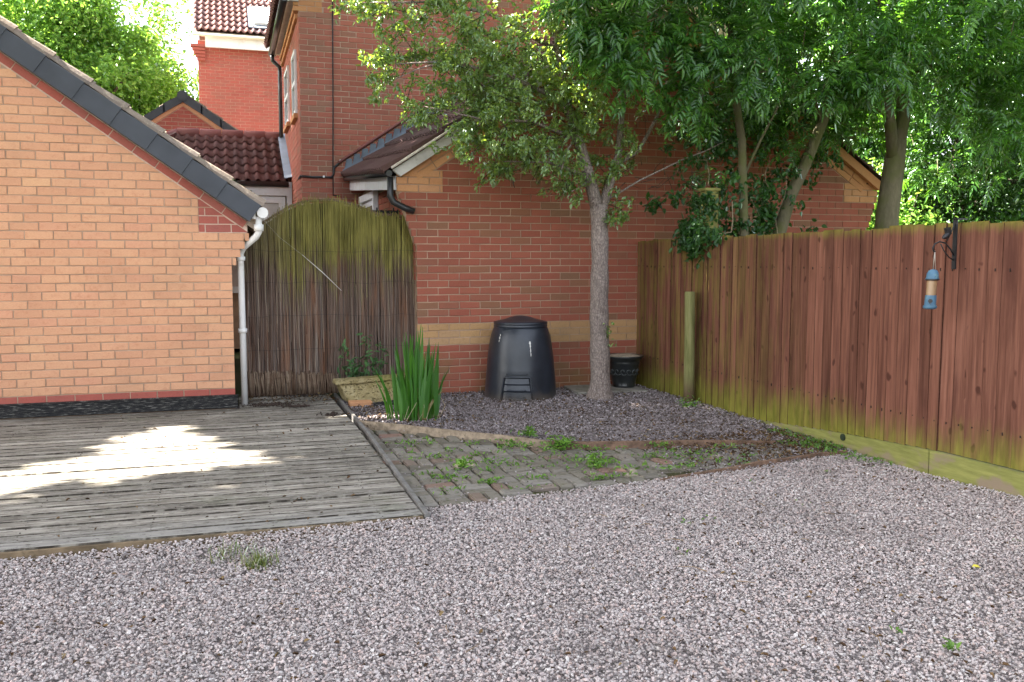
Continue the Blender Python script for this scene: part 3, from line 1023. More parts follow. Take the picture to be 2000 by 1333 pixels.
for k in range(1150):
    x = random.uniform(.13, 1.91); y = GY + random.uniform(-.025, .02)
    zt_ = gate_top(x) + random.gauss(0, .024) + (random.uniform(0, .05) if random.random() < .08 else 0)
    if random.random() < .12: zt_ -= random.uniform(.1, .9)
    zb_ = .055 if random.random() < .8 else random.uniform(.1, .8)
    if zt_ - zb_ < .2: continue
    rr = random.choice((.0028, .0035, .0035, .0045, .006))
    lean = random.gauss(0, .012)
    pts = [(x + lean * (t - .5) + random.gauss(0, .006), y + random.gauss(0, .006), zb_ + (zt_ - zb_) * t) for t in (0, .33, .66, 1)]
    rd.tube(pts, [rr, rr, rr * .9, rr * .6], 4, False)
tag(rd.build('reed_screen', REED, gt), None, None, None, 'stuff')
REEDL = m_brick('short_reeds', [(0, (0.10, 0.06, 0.04)), (.5, (0.19, 0.13, 0.09)), (1, (0.28, 0.21, 0.15))], (0.08, 0.05, 0.03), .5)
rd = MB()
for k in range(190):
    x = random.uniform(.2, 1.06)
    zt_ = random.gauss(.30, .015) - .06 * (x - .2); rr = random.choice((.004, .005, .006))
    ln = random.gauss(-.01, .012)
    rd.tube([(x, GY - .045 + random.gauss(0, .004), .055), (x + ln, GY - .042 + random.gauss(0, .004), zt_)], rr, 4, True)
tag(rd.build('reed_strip', REEDL, gt), None, None, None, 'stuff')
DKW = m_plain('dark_gate_wood', (0.045, 0.032, 0.026), .85, .4, 7, .2, .5)
for k in range(14):
    x0 = .12 + k * .128; x1 = min(1.93, x0 + .124)
    m1 = MB()
    m1.hexa([(x0, GY + .035, .06), (x1, GY + .035, .06), (x1, GY + .055, .06), (x0, GY + .055, .06), (x0, GY + .035, gate_top(x0) - .02), (x1, GY + .035, gate_top(x1) - .02), (x1, GY + .055, gate_top(x1) - .02), (x0, GY + .055, gate_top(x0) - .02)])
    m1.build('board', DKW, gt)
m1 = MB()
xs_ = np.linspace(.14, 1.92, 26)
for a, b in zip(xs_, xs_[1:]):
    m1.beam((a, GY + .04, gate_top(a) + .012), (b, GY + .04, gate_top(b) + .012), .07, .022)
m1.build('arch_rail', m_plain('arch_wood', (0.16, 0.11, 0.075), .85, .3, 10, .2, .5), gt)
m1 = MB()
for z in (.22, .52, .85, 1.18, 1.5):
    m1.tube([(.13 + i * .16, GY - .034 + random.uniform(-.003, .003), z + random.uniform(-.018, .018)) for i in range(12)], .0011, 4)
m1.build('wire', METALB, gt)
STR = m_plain('white_string', (.75, .72, .68), .7, .1)
MB().tube([(.735, GY - .045, 1.46), (.93, GY - .05, 1.285), (1.115, GY - .045, 1.10)], [.0022, .0036, .0026], 6).tube([(.36, GY - .045, 1.81), (.52, GY - .06, 1.63), (.735, GY - .045, 1.46)], .0007, 4).build('string', STR, gt)

# ------------------------------------------------------------------ deck
DK = NB('weathered_deck_wood')
r = DK.rnd()
v = DK.pos((1.2, 14, 14), off=None)
n1 = DK.noise(v, 2.6, 6, .7)
n2 = DK.noise(DK.pos((.9, 6, 6)), 1.7, 5, .65)
c = DK.ramp(n1, [(.30, (0.085, 0.073, 0.060)), (.5, (0.225, 0.20, 0.168)), (.70, (0.40, 0.368, 0.315))])
c = DK.mix(DK.math('MULTIPLY', DK.smooth(n2, .48, .70), .55), c, (0.10, 0.085, 0.065))
c = DK.mix(.75, c, DK.ramp(r, [(0, .34), (.5, .5), (1, .66)]), 'OVERLAY')
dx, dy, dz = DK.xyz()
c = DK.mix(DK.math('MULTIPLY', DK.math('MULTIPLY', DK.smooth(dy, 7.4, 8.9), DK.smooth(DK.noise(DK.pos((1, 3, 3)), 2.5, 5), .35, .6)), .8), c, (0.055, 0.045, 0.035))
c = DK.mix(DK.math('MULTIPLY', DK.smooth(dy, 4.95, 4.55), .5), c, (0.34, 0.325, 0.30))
c = DK.mix(DK.math('MULTIPLY', DK.smooth(DK.noise(DK.pos(), 3, 5), .55, .7), .35), c, (0.12, 0.125, 0.075))
dash = DK.noise(DK.pos((16, 42, 10)), 1.0, 4, .7)
c = DK.mix(DK.math('MULTIPLY', DK.smooth(dash, .54, .64), .6), c, (0.05, 0.043, 0.036))
c = DK.mix(DK.math('MULTIPLY', DK.smooth(dash, .44, .36), .4), c, (0.36, 0.34, 0.305))
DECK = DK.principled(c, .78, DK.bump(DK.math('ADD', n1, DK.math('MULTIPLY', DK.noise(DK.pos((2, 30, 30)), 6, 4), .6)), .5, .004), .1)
deck = thing('garden_deck', 'weathered grey timber deck of grooved boards between garage and gravel', 'deck', (-1.0, 6.8, 0))


GR = NB('groove_grime')
gc = GR.ramp(GR.noise(GR.pos((15, 7, 7)), 1.0, 3, .6), [(.40, (0.028, 0.023, 0.018)), (.52, (0.07, 0.06, 0.048)), (.64, (0.20, 0.18, 0.15))])
GRIME = GR.principled(gc, .95, None, .1)


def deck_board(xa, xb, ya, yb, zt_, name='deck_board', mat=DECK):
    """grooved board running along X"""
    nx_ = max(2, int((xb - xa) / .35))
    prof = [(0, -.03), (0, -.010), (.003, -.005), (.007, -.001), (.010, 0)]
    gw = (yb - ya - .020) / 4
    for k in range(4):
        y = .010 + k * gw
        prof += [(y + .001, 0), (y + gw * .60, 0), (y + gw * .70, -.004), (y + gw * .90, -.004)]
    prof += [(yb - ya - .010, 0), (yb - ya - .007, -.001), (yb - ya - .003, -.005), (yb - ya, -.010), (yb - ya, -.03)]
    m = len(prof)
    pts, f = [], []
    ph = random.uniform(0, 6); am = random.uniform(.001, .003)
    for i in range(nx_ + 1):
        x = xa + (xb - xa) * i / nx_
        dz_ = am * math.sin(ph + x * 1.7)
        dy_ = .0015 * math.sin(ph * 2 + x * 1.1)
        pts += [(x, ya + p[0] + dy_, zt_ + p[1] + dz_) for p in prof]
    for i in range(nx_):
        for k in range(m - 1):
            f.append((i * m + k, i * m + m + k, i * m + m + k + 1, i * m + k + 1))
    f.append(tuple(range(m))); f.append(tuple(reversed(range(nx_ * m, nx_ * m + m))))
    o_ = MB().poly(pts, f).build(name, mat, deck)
    o_.data.materials.append(GRIME)
    mi = [0] * len(f)
    for i in range(nx_):
        for k in range(m - 1):
            if k < 3 or k > m - 5: mi[i * (m - 1) + k] = 1
    o_.data.polygons.foreach_set('material_index', mi)
    return o_


yb_ = 4.60
k = 0
while yb_ < 9.2:
    wd = .118
    xl_ = -3.4 if yb_ + wd < 8.54 else .09
    deck_board(xl_ , .968 - .002 * k + random.uniform(-.004, .004) + (.06 if yb_ > 7 else .05 * (yb_ - 4.6) / 2.4), yb_, yb_ + wd, .05 + random.uniform(-.002, .002))
    yb_ += wd + .009
    k += 1
WOODB = m_plain('brown_fascia_wood', (0.16, 0.115, 0.07), .85, .35, 9, .2, .5, dirt=(0.075, 0.06, 0.035))
MB().box(-3.4, .965, 4.572, 4.595, -.08, .044).build('fascia', WOODB, deck)
TRIM = m_plain('grey_trim', (0.17, 0.16, 0.15), .7, .35, 8, .3, .4, dirt=(0.08, 0.07, 0.05))
sc_ = MB()
for j in range(37):
    for x in (-2.2, -1.6, -1.0, -.4, .2, .75):
        for dy_ in (.03, .09):
            yy = 4.60 + j * .127 + dy_
            if yy > 8.5 and x < .1: continue
            sc_.lathe([(.0001, .0012), (.004, .0008), (.0045, -.004)], (x + random.uniform(-.008, .008), yy, .05), 6)
tag(sc_.build('screws', m_plain('rusty_screw', (.06, .045, .035), .6, .3), deck), None, None, None, 'stuff')
m1 = MB()
m1.hexa([(.972, 4.57, -.06), (.998, 4.57, -.06), (1.048, 7.0, -.06), (1.024, 7.0, -.06), (.972, 4.57, .060), (.998, 4.57, .060), (1.048, 7.0, .058), (1.024, 7.0, .058)])
m1.hexa([(1.026, 7.005, -.06), (1.05, 7.005, -.06), (1.045, 9.2, -.06), (1.02, 9.2, -.06), (1.026, 7.005, .056), (1.05, 7.005, .056), (1.045, 9.2, .054), (1.02, 9.2, .054)])
m1.build('edge_trim', TRIM, deck)

# ------------------------------------------------------------------ gravel and grit
def rock_meshes(mat, n=7, flat=.62):
    coll = bpy.data.collections.new('stone_shapes_' + mat.name)
    for i in range(n):
        bm = bmesh.new()
        for _ in range(11):
            p = Vector((random.gauss(0, 1), random.gauss(0, 1), random.gauss(0, 1))).normalized()
            p = Vector((p.x * random.uniform(.75, 1.15), p.y * random.uniform(.6, .95), p.z * flat * random.uniform(.8, 1.1)))
            bm.verts.new(p)
        res = bmesh.ops.convex_hull(bm, input=bm.verts)
        bmesh.ops.delete(bm, geom=[g_ for g_ in res['geom_interior'] if isinstance(g_, bmesh.types.BMVert)], context='VERTS')
        me = bpy.data.meshes.new('stone')
        bm.to_mesh(me); bm.free()
        me.materials.append(mat)
        o = bpy.data.objects.new('stone', me)
        coll.objects.link(o)
    return coll


def scatter_gn(name, pts, scl, rots, coll, n):
    me = bpy.data.meshes.new(name)
    me.vertices.add(len(pts))
    me.vertices.foreach_set('co', np.asarray(pts, dtype=np.float32).ravel())
    a = me.attributes.new('stone_scale', 'FLOAT_VECTOR', 'POINT'); a.data.foreach_set('vector', np.asarray(scl, dtype=np.float32).ravel())
    a = me.attributes.new('stone_turn', 'FLOAT_VECTOR', 'POINT'); a.data.foreach_set('vector', np.asarray(rots, dtype=np.float32).ravel())
    a = me.attributes.new('stone_kind', 'INT', 'POINT'); a.data.foreach_set('value', RNG.integers(0, n, len(pts)).astype(np.int32))
    me.update()
    o = bpy.data.objects.new(name, me)
    finish(o, None, (0, 0, 0))
    ng_ = bpy.data.node_groups.new(name + '_nodes', 'GeometryNodeTree')
    ng_.interface.new_socket('Geometry', in_out='INPUT', socket_type='NodeSocketGeometry')
    ng_.interface.new_socket('Geometry', in_out='OUTPUT', socket_type='NodeSocketGeometry')
    N = ng_.nodes; L = ng_.links
    gi, go = N.new('NodeGroupInput'), N.new('NodeGroupOutput')
    ci = N.new('GeometryNodeCollectionInfo'); ci.inputs[0].default_value = coll
    ci.inputs['Separate Children'].default_value = True; ci.inputs['Reset Children'].default_value = True
    iop = N.new('GeometryNodeInstanceOnPoints'); iop.inputs['Pick Instance'].default_value = True

    def attr(nm, ty):
        x = N.new('GeometryNodeInputNamedAttribute'); x.data_type = ty; x.inputs[0].default_value = nm
        return x.outputs[0]
    e2r = N.new('FunctionNodeEulerToRotation')
    L.new(gi.outputs[0], iop.inputs['Points'])
    L.new(ci.outputs[0], iop.inputs['Instance'])
    L.new(attr('stone_kind', 'INT'), iop.inputs['Instance Index'])
    L.new(attr('stone_turn', 'FLOAT_VECTOR'), e2r.inputs[0])
    L.new(e2r.outputs[0], iop.inputs['Rotation'])
    L.new(attr('stone_scale', 'FLOAT_VECTOR'), iop.inputs['Scale'])
    L.new(iop.outputs[0], go.inputs[0])
    md = o.modifiers.new('scatter', 'NODES'); md.node_group = ng_
    return o


def m_stone(name, stops):
    b = NB(name)
    r = b.n('ShaderNodeObjectInfo').outputs['Random']
    c = b.ramp(r, stops)
    v = b.pos()
    c = b.mix(.4, c, b.mix(b.noise(v, 170, 3), (.3, .3, .3), (.72, .72, .72)), 'OVERLAY')
    c = b.mix(b.math('MULTIPLY', b.smooth(b.noise(v, 1.1, 5, .65), .5, .72), .35), c, (0.12, 0.095, 0.085))
    return b.principled(c, .9, b.bump(b.noise(v, 220, 2), .3, .002), .08)


STONE = m_stone('pink_grey_chippings', [(0, (0.24, 0.207, 0.197)), (.2, (0.37, 0.322, 0.307)), (.45, (0.425, 0.372, 0.353)), (.62, (0.44, 0.362, 0.34)), (.74, (0.425, 0.325, 0.29)), (.84, (0.39, 0.36, 0.347)), (.94, (0.49, 0.445, 0.42)), (1, (0.55, 0.505, 0.475))])
STONE2 = m_stone('dirty_chippings', [(0, (0.075, 0.06, 0.052)), (.3, (0.15, 0.125, 0.12)), (.6, (0.24, 0.205, 0.205)), (.85, (0.30, 0.255, 0.255)), (1, (0.42, 0.38, 0.38))])
RK1 = rock_meshes(STONE); RK2 = rock_meshes(STONE2)


def seg_y(pts, x):
    for (a, ya), (b, yb) in zip(pts, pts[1:]):
        if a <= x <= b: return ya + (yb - ya) * (x - a) / (b - a)
    return pts[0][1] if x < pts[0][0] else pts[-1][1]


FRONT = [(-4.2, 4.56), (.99, 4.56), (1.0, 4.80), (4.25, 5.40), (4.7, 5.45)]
KERB = [(1.05, 7.46), (2.30, 6.21), (3.58, 5.90), (4.4, 5.75)]
FENCE_X = lambda y: 4.34 if y > 4.66 else 4.34 + (4.66 - y) * .15


def stones(n, x0, x1, y0, y1, keep, smin, smax, zoff=0.0, spread=.012):
    x = RNG.uniform(x0, x1, n); y = RNG.uniform(y0, y1, n)
    m = np.array([keep(a, b) for a, b in zip(x, y)])
    x, y = x[m], y[m]
    n = len(x)
    z = np.array([ground_z(a, b) + (.024 * min(1, max(0, (b - 4.15) / .35)) if a < 1.0 and b < 4.6 else 0) for a, b in zip(x, y)]) + RNG.uniform(-.012, spread, n) - .006 + zoff
    s = RNG.uniform(smin, smax, n) * RNG.choice([1, 1, 1, .75, .75, 1.25, 1.25, 1.5], n)
    sc = np.stack([s, s, s], 1)
    ro = np.stack([RNG.uniform(-.6, .6, n), RNG.uniform(-.6, .6, n), RNG.uniform(0, 6.28, n)], 1)
    return np.stack([x, y, z], 1), sc, ro


p, s, r_o = stones(330000, -2.6, 4.62, 1.2, 5.5, lambda a, b: b < seg_y(FRONT, a) + .01 and a < FENCE_X(b) and (a > -2.6), .0045, .0082, .010, .011)
gv_ = scatter_gn('gravel', p, s, r_o, RK1, 7)
tag(gv_, 'loose pinkish grey stone chippings covering the yard in the foreground', None, None, 'stuff')
bedkeep = lambda a, b: b > seg_y(KERB, a) + .02 and a < FENCE_X(b) and b < 9.08 and not (b > 8.93 and a < 1.86)
p, s, r_o = stones(52000, 1.06, 4.34, 5.7, 9.09, bedkeep, .0058, .0105, .022)
gb_ = scatter_gn('gravel_bed', p, s, r_o, RK2, 7)
tag(gb_, 'darker dirty chippings in the raised bed under the tree', None, None, 'stuff')
p, s, r_o = stones(3600, 2.8, 4.34, 5.1, 6.0, lambda a, b: seg_y(FRONT, a) - .05 < b < seg_y(KERB, a) and random.random() < min(1, max(0, (a - 2.7) / .9)), .006, .011, .02)
p2, s2, r2 = stones(520, 1.05, 3.6, 4.8, 7.4, lambda a, b: seg_y(FRONT, a) < b < seg_y(KERB, a), .005, .009, .027)
gx_ = scatter_gn('stray_gravel', np.concatenate([p, p2]), np.concatenate([s, s2]), np.concatenate([r_o, r2]), RK2, 7)
tag(gx_, 'stray chippings scattered over the old block paving', None, None, 'stuff')

# ------------------------------------------------------------------ block paving
pav = thing('block_paving', 'old grey concrete block paving with weeds between deck and tree bed', 'paving', (2.0, 5.8, 0))
pav['kind'] = 'structure'
del pav['category']
PVM = m_brick('paving_block', [(0, (0.12, 0.105, 0.085)), (.3, (0.19, 0.17, 0.14)), (.5, (0.145, 0.13, 0.108)), (.8, (0.21, 0.19, 0.165)), (.94, (0.17, 0.125, 0.10)), (1, (0.21, 0.13, 0.105))], (0.075, 0.078, 0.035), .8, 1.0)
bl = [brick_mesh(.188, .087, .05, .011, .004) for _ in range(4)]
for me in bl: me.name = 'paver'; me.materials.append(PVM)
npv = 0
for j in range(30):
    y = 4.70 + j * .1
    for i in range(36):
        vert = ((i // 2) + (j // 2)) % 2
        x = .97 + i * .1
        if vert:
            if j % 2: continue
            px_, py_ = x, y + .05
        else:
            if i % 2: continue
            px_, py_ = x + .05, y
        x = px_
        if py_ - .03 < seg_y(FRONT, x) or py_ + .05 > seg_y(KERB, x) or x > 4.28: continue
        a = bl[(i * 7 + j * 3) % 4]
        link_mesh('paver', a, None, pav, (px_, py_, .018 + ground_z(x, y) + random.uniform(-.007, .006)), (R(-90) + random.uniform(-.03, .03), R(90) * 0 + random.uniform(-.03, .03), (R(90) if vert else 0) + random.uniform(-.03, .03)))
        npv += 1
m1 = MB().poly([(1.03, 4.82, -.008), (4.3, 5.42, -.008), (4.3, 5.8, -.008), (3.58, 5.88, -.008), (2.3, 6.2, -.008), (1.06, 7.45, -.008)], [(0, 1, 2, 3, 4, 5)])
jo = NB('mossy_joint')
jv = jo.pos()
JM = jo.principled(jo.ramp(jo.noise(jv, 5, 6, .7), [(.35, (0.05, 0.038, 0.03)), (.55, (0.06, 0.06, 0.025)), (.7, (0.09, 0.11, 0.03))]), .95, jo.bump(jo.noise(jv, 60), .8, .01), .1)
m1.build('joint_bed', JM, pav)

LOGM = m_plain('edging_timber', (0.27, 0.21, 0.15), .85, .45, 16, .2, .8, dirt=(0.10, 0.08, 0.045))
LOGR = m_plain('reddish_edging', (0.17, 0.105, 0.072), .85, .45, 16, .2, .8, dirt=(0.07, 0.055, 0.035))
m1 = MB(); P_ = [(1.04, 7.50, .025), (1.35, 7.17, .028), (1.7, 6.83, .022), (2.0, 6.53, .024), (2.28, 6.24, .015)]
for a, b in zip(P_, P_[1:]): m1.beam(a, b, .028, .07)
tag(m1.build('timber_edging', LOGM, None, (1.6, 6.9, 0)), 'pale weathered timber edging strip running from the deck to the bed', 'edging')
m1 = MB(); P_ = [(2.27, 6.215, .024), (2.55, 6.125, .02), (2.8, 6.05, .023), (3.1, 5.99, .019), (3.4, 5.93, .018), (3.95, 5.80, .002)]
for a, b in zip(P_, P_[1:]): m1.beam(a, b, .035, .06)
tag(m1.build('timber_edging', LOGR, None, (3.0, 6.0, 0)), 'reddish thin timber edging between tree bed and block paving', 'edging')
m1 = MB(); P_ = [(2.6, 5.08, -.018), (3.2, 5.18, -.004), (3.45, 5.235, .006), (3.7, 5.28, .004), (4.0, 5.33, .009), (4.25, 5.36, .004)]
for a, b in zip(P_, P_[1:]): m1.beam(a, b, .03, .05)
tag(m1.build('timber_edging', LOGR, None, (3.4, 5.2, 0)), 'half buried timber edging along front gravel near the fence', 'edging')

# ------------------------------------------------------------------ fence
fe = thing('garden_fence', 'tall reddish brown feather edge board fence with green mossy foot', 'fence', (4.36, 6.5, 0))
FB = NB('stained_fence_wood')
oi = FB.n('ShaderNodeObjectInfo').outputs['Random']
off = FB.n('ShaderNodeCombineXYZ', X=FB.math('MULTIPLY', oi, 13.0), Y=FB.math('MULTIPLY', oi, 7.0), Z=FB.math('MULTIPLY', oi, 31.0)).outputs[0]
v = FB.pos((26, 26, 1.1), off)
n1 = FB.noise(v, 1.6, 6, .65)
n2 = FB.noise(FB.pos((5, 5, .7), off), 1.4, 5, .6)
c = FB.ramp(n1, [(.3, (0.10, 0.042, 0.028)), (.5, (0.17, 0.073, 0.049)), (.7, (0.24, 0.110, 0.075))])
c = FB.mix(FB.math('MULTIPLY', FB.smooth(n2, .48, .68), .75), c, (0.085, 0.035, 0.026))
tone = FB.ramp(FB.math('FRACT', FB.math('MULTIPLY', oi, 7.31)), [(0, .30), (.5, .5), (1, .70)])
c = FB.mix(.7, c, tone, 'OVERLAY')
kn_ = FB.n('ShaderNodeTexVoronoi', {'feature': 'F1'}, Vector=FB.n('ShaderNodeVectorMath', {'operation': 'ADD'}, i0=FB.pos((1, 1, .6), off), i1=FB.n('ShaderNodeVectorMath', {'operation': 'SCALE'}, i0=FB.n('ShaderNodeTexNoise', Vector=FB.pos((1, 1, .6), off), Scale=11.0).outputs['Color'], Scale=.07).outputs[0]).outputs[0], Scale=8.0, Randomness=1.0).outputs['Distance']
c = FB.mix(FB.math('MULTIPLY', FB.smooth(kn_, .17, .08), .8), c, (0.055, 0.022, 0.016))
X, Y_, Z = FB.xyz()
nm = FB.noise(FB.pos((14, 14, 1.6), off), 1.2, 5, .6)
nm2 = FB.noise(FB.pos((1.4, 1.4, 1.4)), 1.5, 4, .6)
foot = FB.n('ShaderNodeMapRange', Value=Y_, From_Min=3.8, From_Max=8.6, To_Min=.13, To_Max=.12).outputs[0]
hh = FB.math('SUBTRACT', Z, foot)
mk = FB.smooth(FB.math('SUBTRACT', hh, FB.math('ADD', FB.math('MULTIPLY', nm, .46), FB.math('MULTIPLY', nm2, .34))), -.10, -.46)
topm = FB.math('MULTIPLY', FB.smooth(FB.math('ADD', Z, FB.math('MULTIPLY', nm, .14)), 1.62, 1.72), .8)
farm = FB.math('MULTIPLY', FB.smooth(Y_, 5.6, 8.0), FB.smooth(FB.math('ADD', nm, FB.math('MULTIPLY', nm2, .4)), .60, .76))
mossm = FB.math('MAXIMUM', mk, FB.math('MAXIMUM', topm, FB.math('MULTIPLY', farm, .45)))
mossc = FB.ramp(FB.noise(FB.pos((8, 8, 2)), 3, 5), [(.3, (0.12, 0.135, 0.018)), (.7, (0.25, 0.25, 0.042))])
c = FB.mix(FB.math('MULTIPLY', mossm, .78), c, mossc)
FENCE = FB.principled(c, .8, FB.bump(FB.math('ADD', n1, FB.math('MULTIPLY', FB.noise(FB.pos((60, 60, 3), off), 3, 3), .7)), .35, .004), .05)
FEDGE = m_plain('shaded_board_edge', (0.07, 0.030, 0.020), .9, .3, 30, .1, .3)  # crease shade between boards put into the edge colour
PTS = [(4.365, 9.10), (4.36, 4.66), (4.60, 2.9), (4.75, 1.2)]


def fence_at(s):
    for (a, b) in zip(PTS, PTS[1:]):
        L_ = math.hypot(b[0] - a[0], b[1] - a[1])
        if s <= L_:
            t = s / L_
            return (a[0] + (b[0] - a[0]) * t, a[1] + (b[1] - a[1]) * t, math.atan2(b[1] - a[1], b[0] - a[0]))
        s -= L_
    return None


zfoot = lambda y: float(np.interp(y, [2.9, 4.63, 5.58, 7.0, 9.1], [.13, .17, .115, .0, -.01]))
s = 0.0
nb_ = 0
bw, th1, th0 = .122, .019, .004
while True:
    q = fence_at(s)
    if q is None: break
    x, y, an = q
    top = 1.622 + random.uniform(-.010, .010) + (.008 if y < 5.2 else 0)
    z0 = zfoot(y) + .006
    H_ = top - z0
    # local: x along run, y towards garden (-X world side), z up ; feather edge: thick edge overlaps the previous thin edge
    pts = []
    skew = random.uniform(-.002, .0055)
    w_ = random.uniform(.086, .116)
    for zz in (0, H_):
        wob = random.uniform(-.003, .003)
        pts += [(-.018 + wob, 0, zz), (-.018 + wob, -.004, zz), (w_ + wob, -.0105 + skew, zz), (w_ + wob, 0, zz)]
    f = [(0, 3, 2, 1), (4, 5, 6, 7), (0, 1, 5, 4), (1, 2, 6, 5), (2, 3, 7, 6), (3, 0, 4, 7)]
    me = bpy.data.meshes.new('board')
    me.from_pydata(pts, [], f); me.update()
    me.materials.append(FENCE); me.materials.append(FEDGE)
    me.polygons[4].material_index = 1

    o = link_mesh('board', me, None, fe, (x, y, z0), (random.uniform(-.004, .004), random.uniform(-.007, .007), an))
    s += w_ + .0005
    nb_ += 1
m1 = MB()
for o in [c_ for c_ in fe.children if c_.name.startswith('board')]:
    w0 = WO[o.name]
    for zz in (.36, 1.34):
        m1.box(w0.x - .0135, w0.x - .006, w0.y - .063, w0.y - .0595, zz + random.uniform(-.01, .008), zz + .011)
tag(m1.build('nail_heads', m_plain('rusty_nail', (.035, .022, .016), .7, .3, 30), fe), None, None, None, 'stuff')
GBW = NB('gravel_board_wood')
n1 = GBW.noise(GBW.pos((2, 2, 18)), 2.2, 5, .65)
n2 = GBW.noise(GBW.pos((2.2, 2.2, 4)), 1.5, 5, .6)
c = GBW.ramp(n1, [(.3, (0.16, 0.165, 0.045)), (.7, (0.27, 0.265, 0.08))])
c = GBW.mix(GBW.smooth(n2, .52, .66), c, (0.23, 0.175, 0.12))
GBM = GBW.principled(c, .85, GBW.bump(n1, .4, .004), .2)
for (ya, yb) in ((8.0, 4.655), (4.645, 2.9)):
    m1 = MB()
    xa = 4.36 - .028; xb = 4.36 - .028 if yb > 4.6 else 4.60 - .03
    n = 10
    for i in range(n):
        y1, y2 = ya + (yb - ya) * i / n, ya + (yb - ya) * (i + 1) / n
        x1, x2 = xa + (xb - xa) * i / n, xa + (xb - xa) * (i + 1) / n
        m1.poly([(x1, y1, -.12), (x2, y2, -.12), (x2, y2, zfoot(y2)), (x1, y1, zfoot(y1)), (x1 + .032, y1, zfoot(y1)), (x2 + .032, y2, zfoot(y2))], [(3, 2, 1, 0), (4, 5, 2, 3)])
    m1.poly([(xb, yb, -.12), (xb + .032, yb, -.12), (xb + .032, yb, zfoot(yb)), (xb, yb, zfoot(yb))], [(0, 1, 2, 3)])
    m1.poly([(xa, ya, -.12), (xa + .032, ya, -.12), (xa + .032, ya, zfoot(ya)), (xa, ya, zfoot(ya))], [(3, 2, 1, 0)])
    m1.build('gravel_board', GBM, fe)
MB().tube([(4.331, 5.50, .095), (4.322, 5.50, .095)], .026, 12).build('knot', m_plain('dark_knot', (0.02, 0.03, 0.015), .9), fe)
m1 = MB()
for z in (.35, 1.35):
    for a, b in zip(PTS, PTS[1:]):
        m1.beam((a[0] + .04, a[1], z), (b[0] + .04, b[1], z), .05, .09)
m1.build('rail', WOODB, fe)
for y in (8.9, 7.1, 5.3, 3.6):
    xx = 4.46 if y > 4.6 else 4.62
    MB().box(xx, xx + .09, y - .045, y + .045, -.1, 1.55).build('post', WOODB, fe)

# ------------------------------------------------------------------ posts
MOSSP = NB('mossy_post_wood')
n1 = MOSSP.noise(MOSSP.pos((14, 14, 1.5)), 2, 5, .65)
c = MOSSP.ramp(n1, [(.3, (0.10, 0.105, 0.035)), (.55, (0.19, 0.185, 0.075)), (.75, (0.26, 0.235, 0.12))])
c = MOSSP.mix(MOSSP.smooth(MOSSP.xyz()[2], .35, .05), c, (0.13, 0.085, 0.05))
MPM = MOSSP.principled(c, .9, MOSSP.bump(n1, .6, .006), .15)
m1 = MB().tube([(4.262, 7.70, -.1), (4.258, 7.70, .3), (4.254, 7.70, .8), (4.250, 7.70, 1.09), (4.250, 7.70, 1.105)], [.054, .053, .05, .05, .044], 14)
tag(m1.build('round_post', MPM, None, (4.25, 7.70, 0)), 'short round mossy timber post standing before the fence', 'post')
MPG = m_plain('lime_mossy_wood', (0.17, 0.16, 0.05), .9, .4, 6, .15, .6, dirt=(0.10, 0.11, 0.03))
m1 = MB().box(4.48, 4.62, 7.83, 7.95, -.1, 2.08).box(4.465, 4.635, 7.815, 7.965, 2.08, 2.11)
tag(m1.build('square_post', MPG, None, (4.55, 7.89, 0), bevel=.008), 'tall square yellow-green mossy post rising behind the fence under ivy', 'post')

# ------------------------------------------------------------------ compost bin
CB = NB('black_bin_plastic')
v = CB.pos()
c = CB.ramp(CB.noise(v, 5, 5, .6), [(.3, (0.011, 0.014, 0.020)), (.7, (0.023, 0.028, 0.039))])
c = CB.mix(CB.math('MULTIPLY', CB.smooth(CB.noise(CB.pos((3, 3, 1)), 2.2, 6, .7), .55, .75), .3), c, (0.075, 0.055, 0.045))
c = CB.mix(CB.math('MULTIPLY', CB.smooth(CB.math('ADD', CB.xyz()[2], CB.math('MULTIPLY', CB.noise(CB.pos(), 11, 5), .16)), .20, .07), .7), c, (0.10, 0.078, 0.06))
BIN = CB.principled(c, .36, CB.bump(CB.noise(v, 40, 3), .12, .003), .5)
bc = (2.865, 8.70, 0)
cb = thing('compost_bin', 'black plastic cone shaped compost bin with lid against brick wall', 'compost bin', bc)
prof = [(.372, -.02), (.371, .03), (.364, .12), (.356, .22), (.3495, .30), (.3490, .308), (.3475, .316), (.338, .43), (.322, .55), (.303, .65), (.282, .71), (.268, .735), (.25, .745)]
MB().lathe(prof, bc, 48).build('body', BIN, cb)
prof = [(.268, .728), (.276, .732), (.278, .748), (.270, .755), (.276, .762), (.277, .776), (.268, .786), (.235, .792), (.17, .806), (.11, .828), (.05, .842), (.012, .846), (.001, .846)]
MB().lathe(prof, bc, 48).build('lid', BIN, cb)


def on_bin(ang, z, out=0.0):
    rr = float(np.interp(z, [0, .03, .12, .22, .30, .43, .55, .65], [.372, .371, .364, .356, .350, .338, .322, .303])) + out
    a = math.atan2(-8.70, -2.865) + ang
    return (bc[0] + rr * math.cos(a), bc[1] + rr * math.sin(a), z)


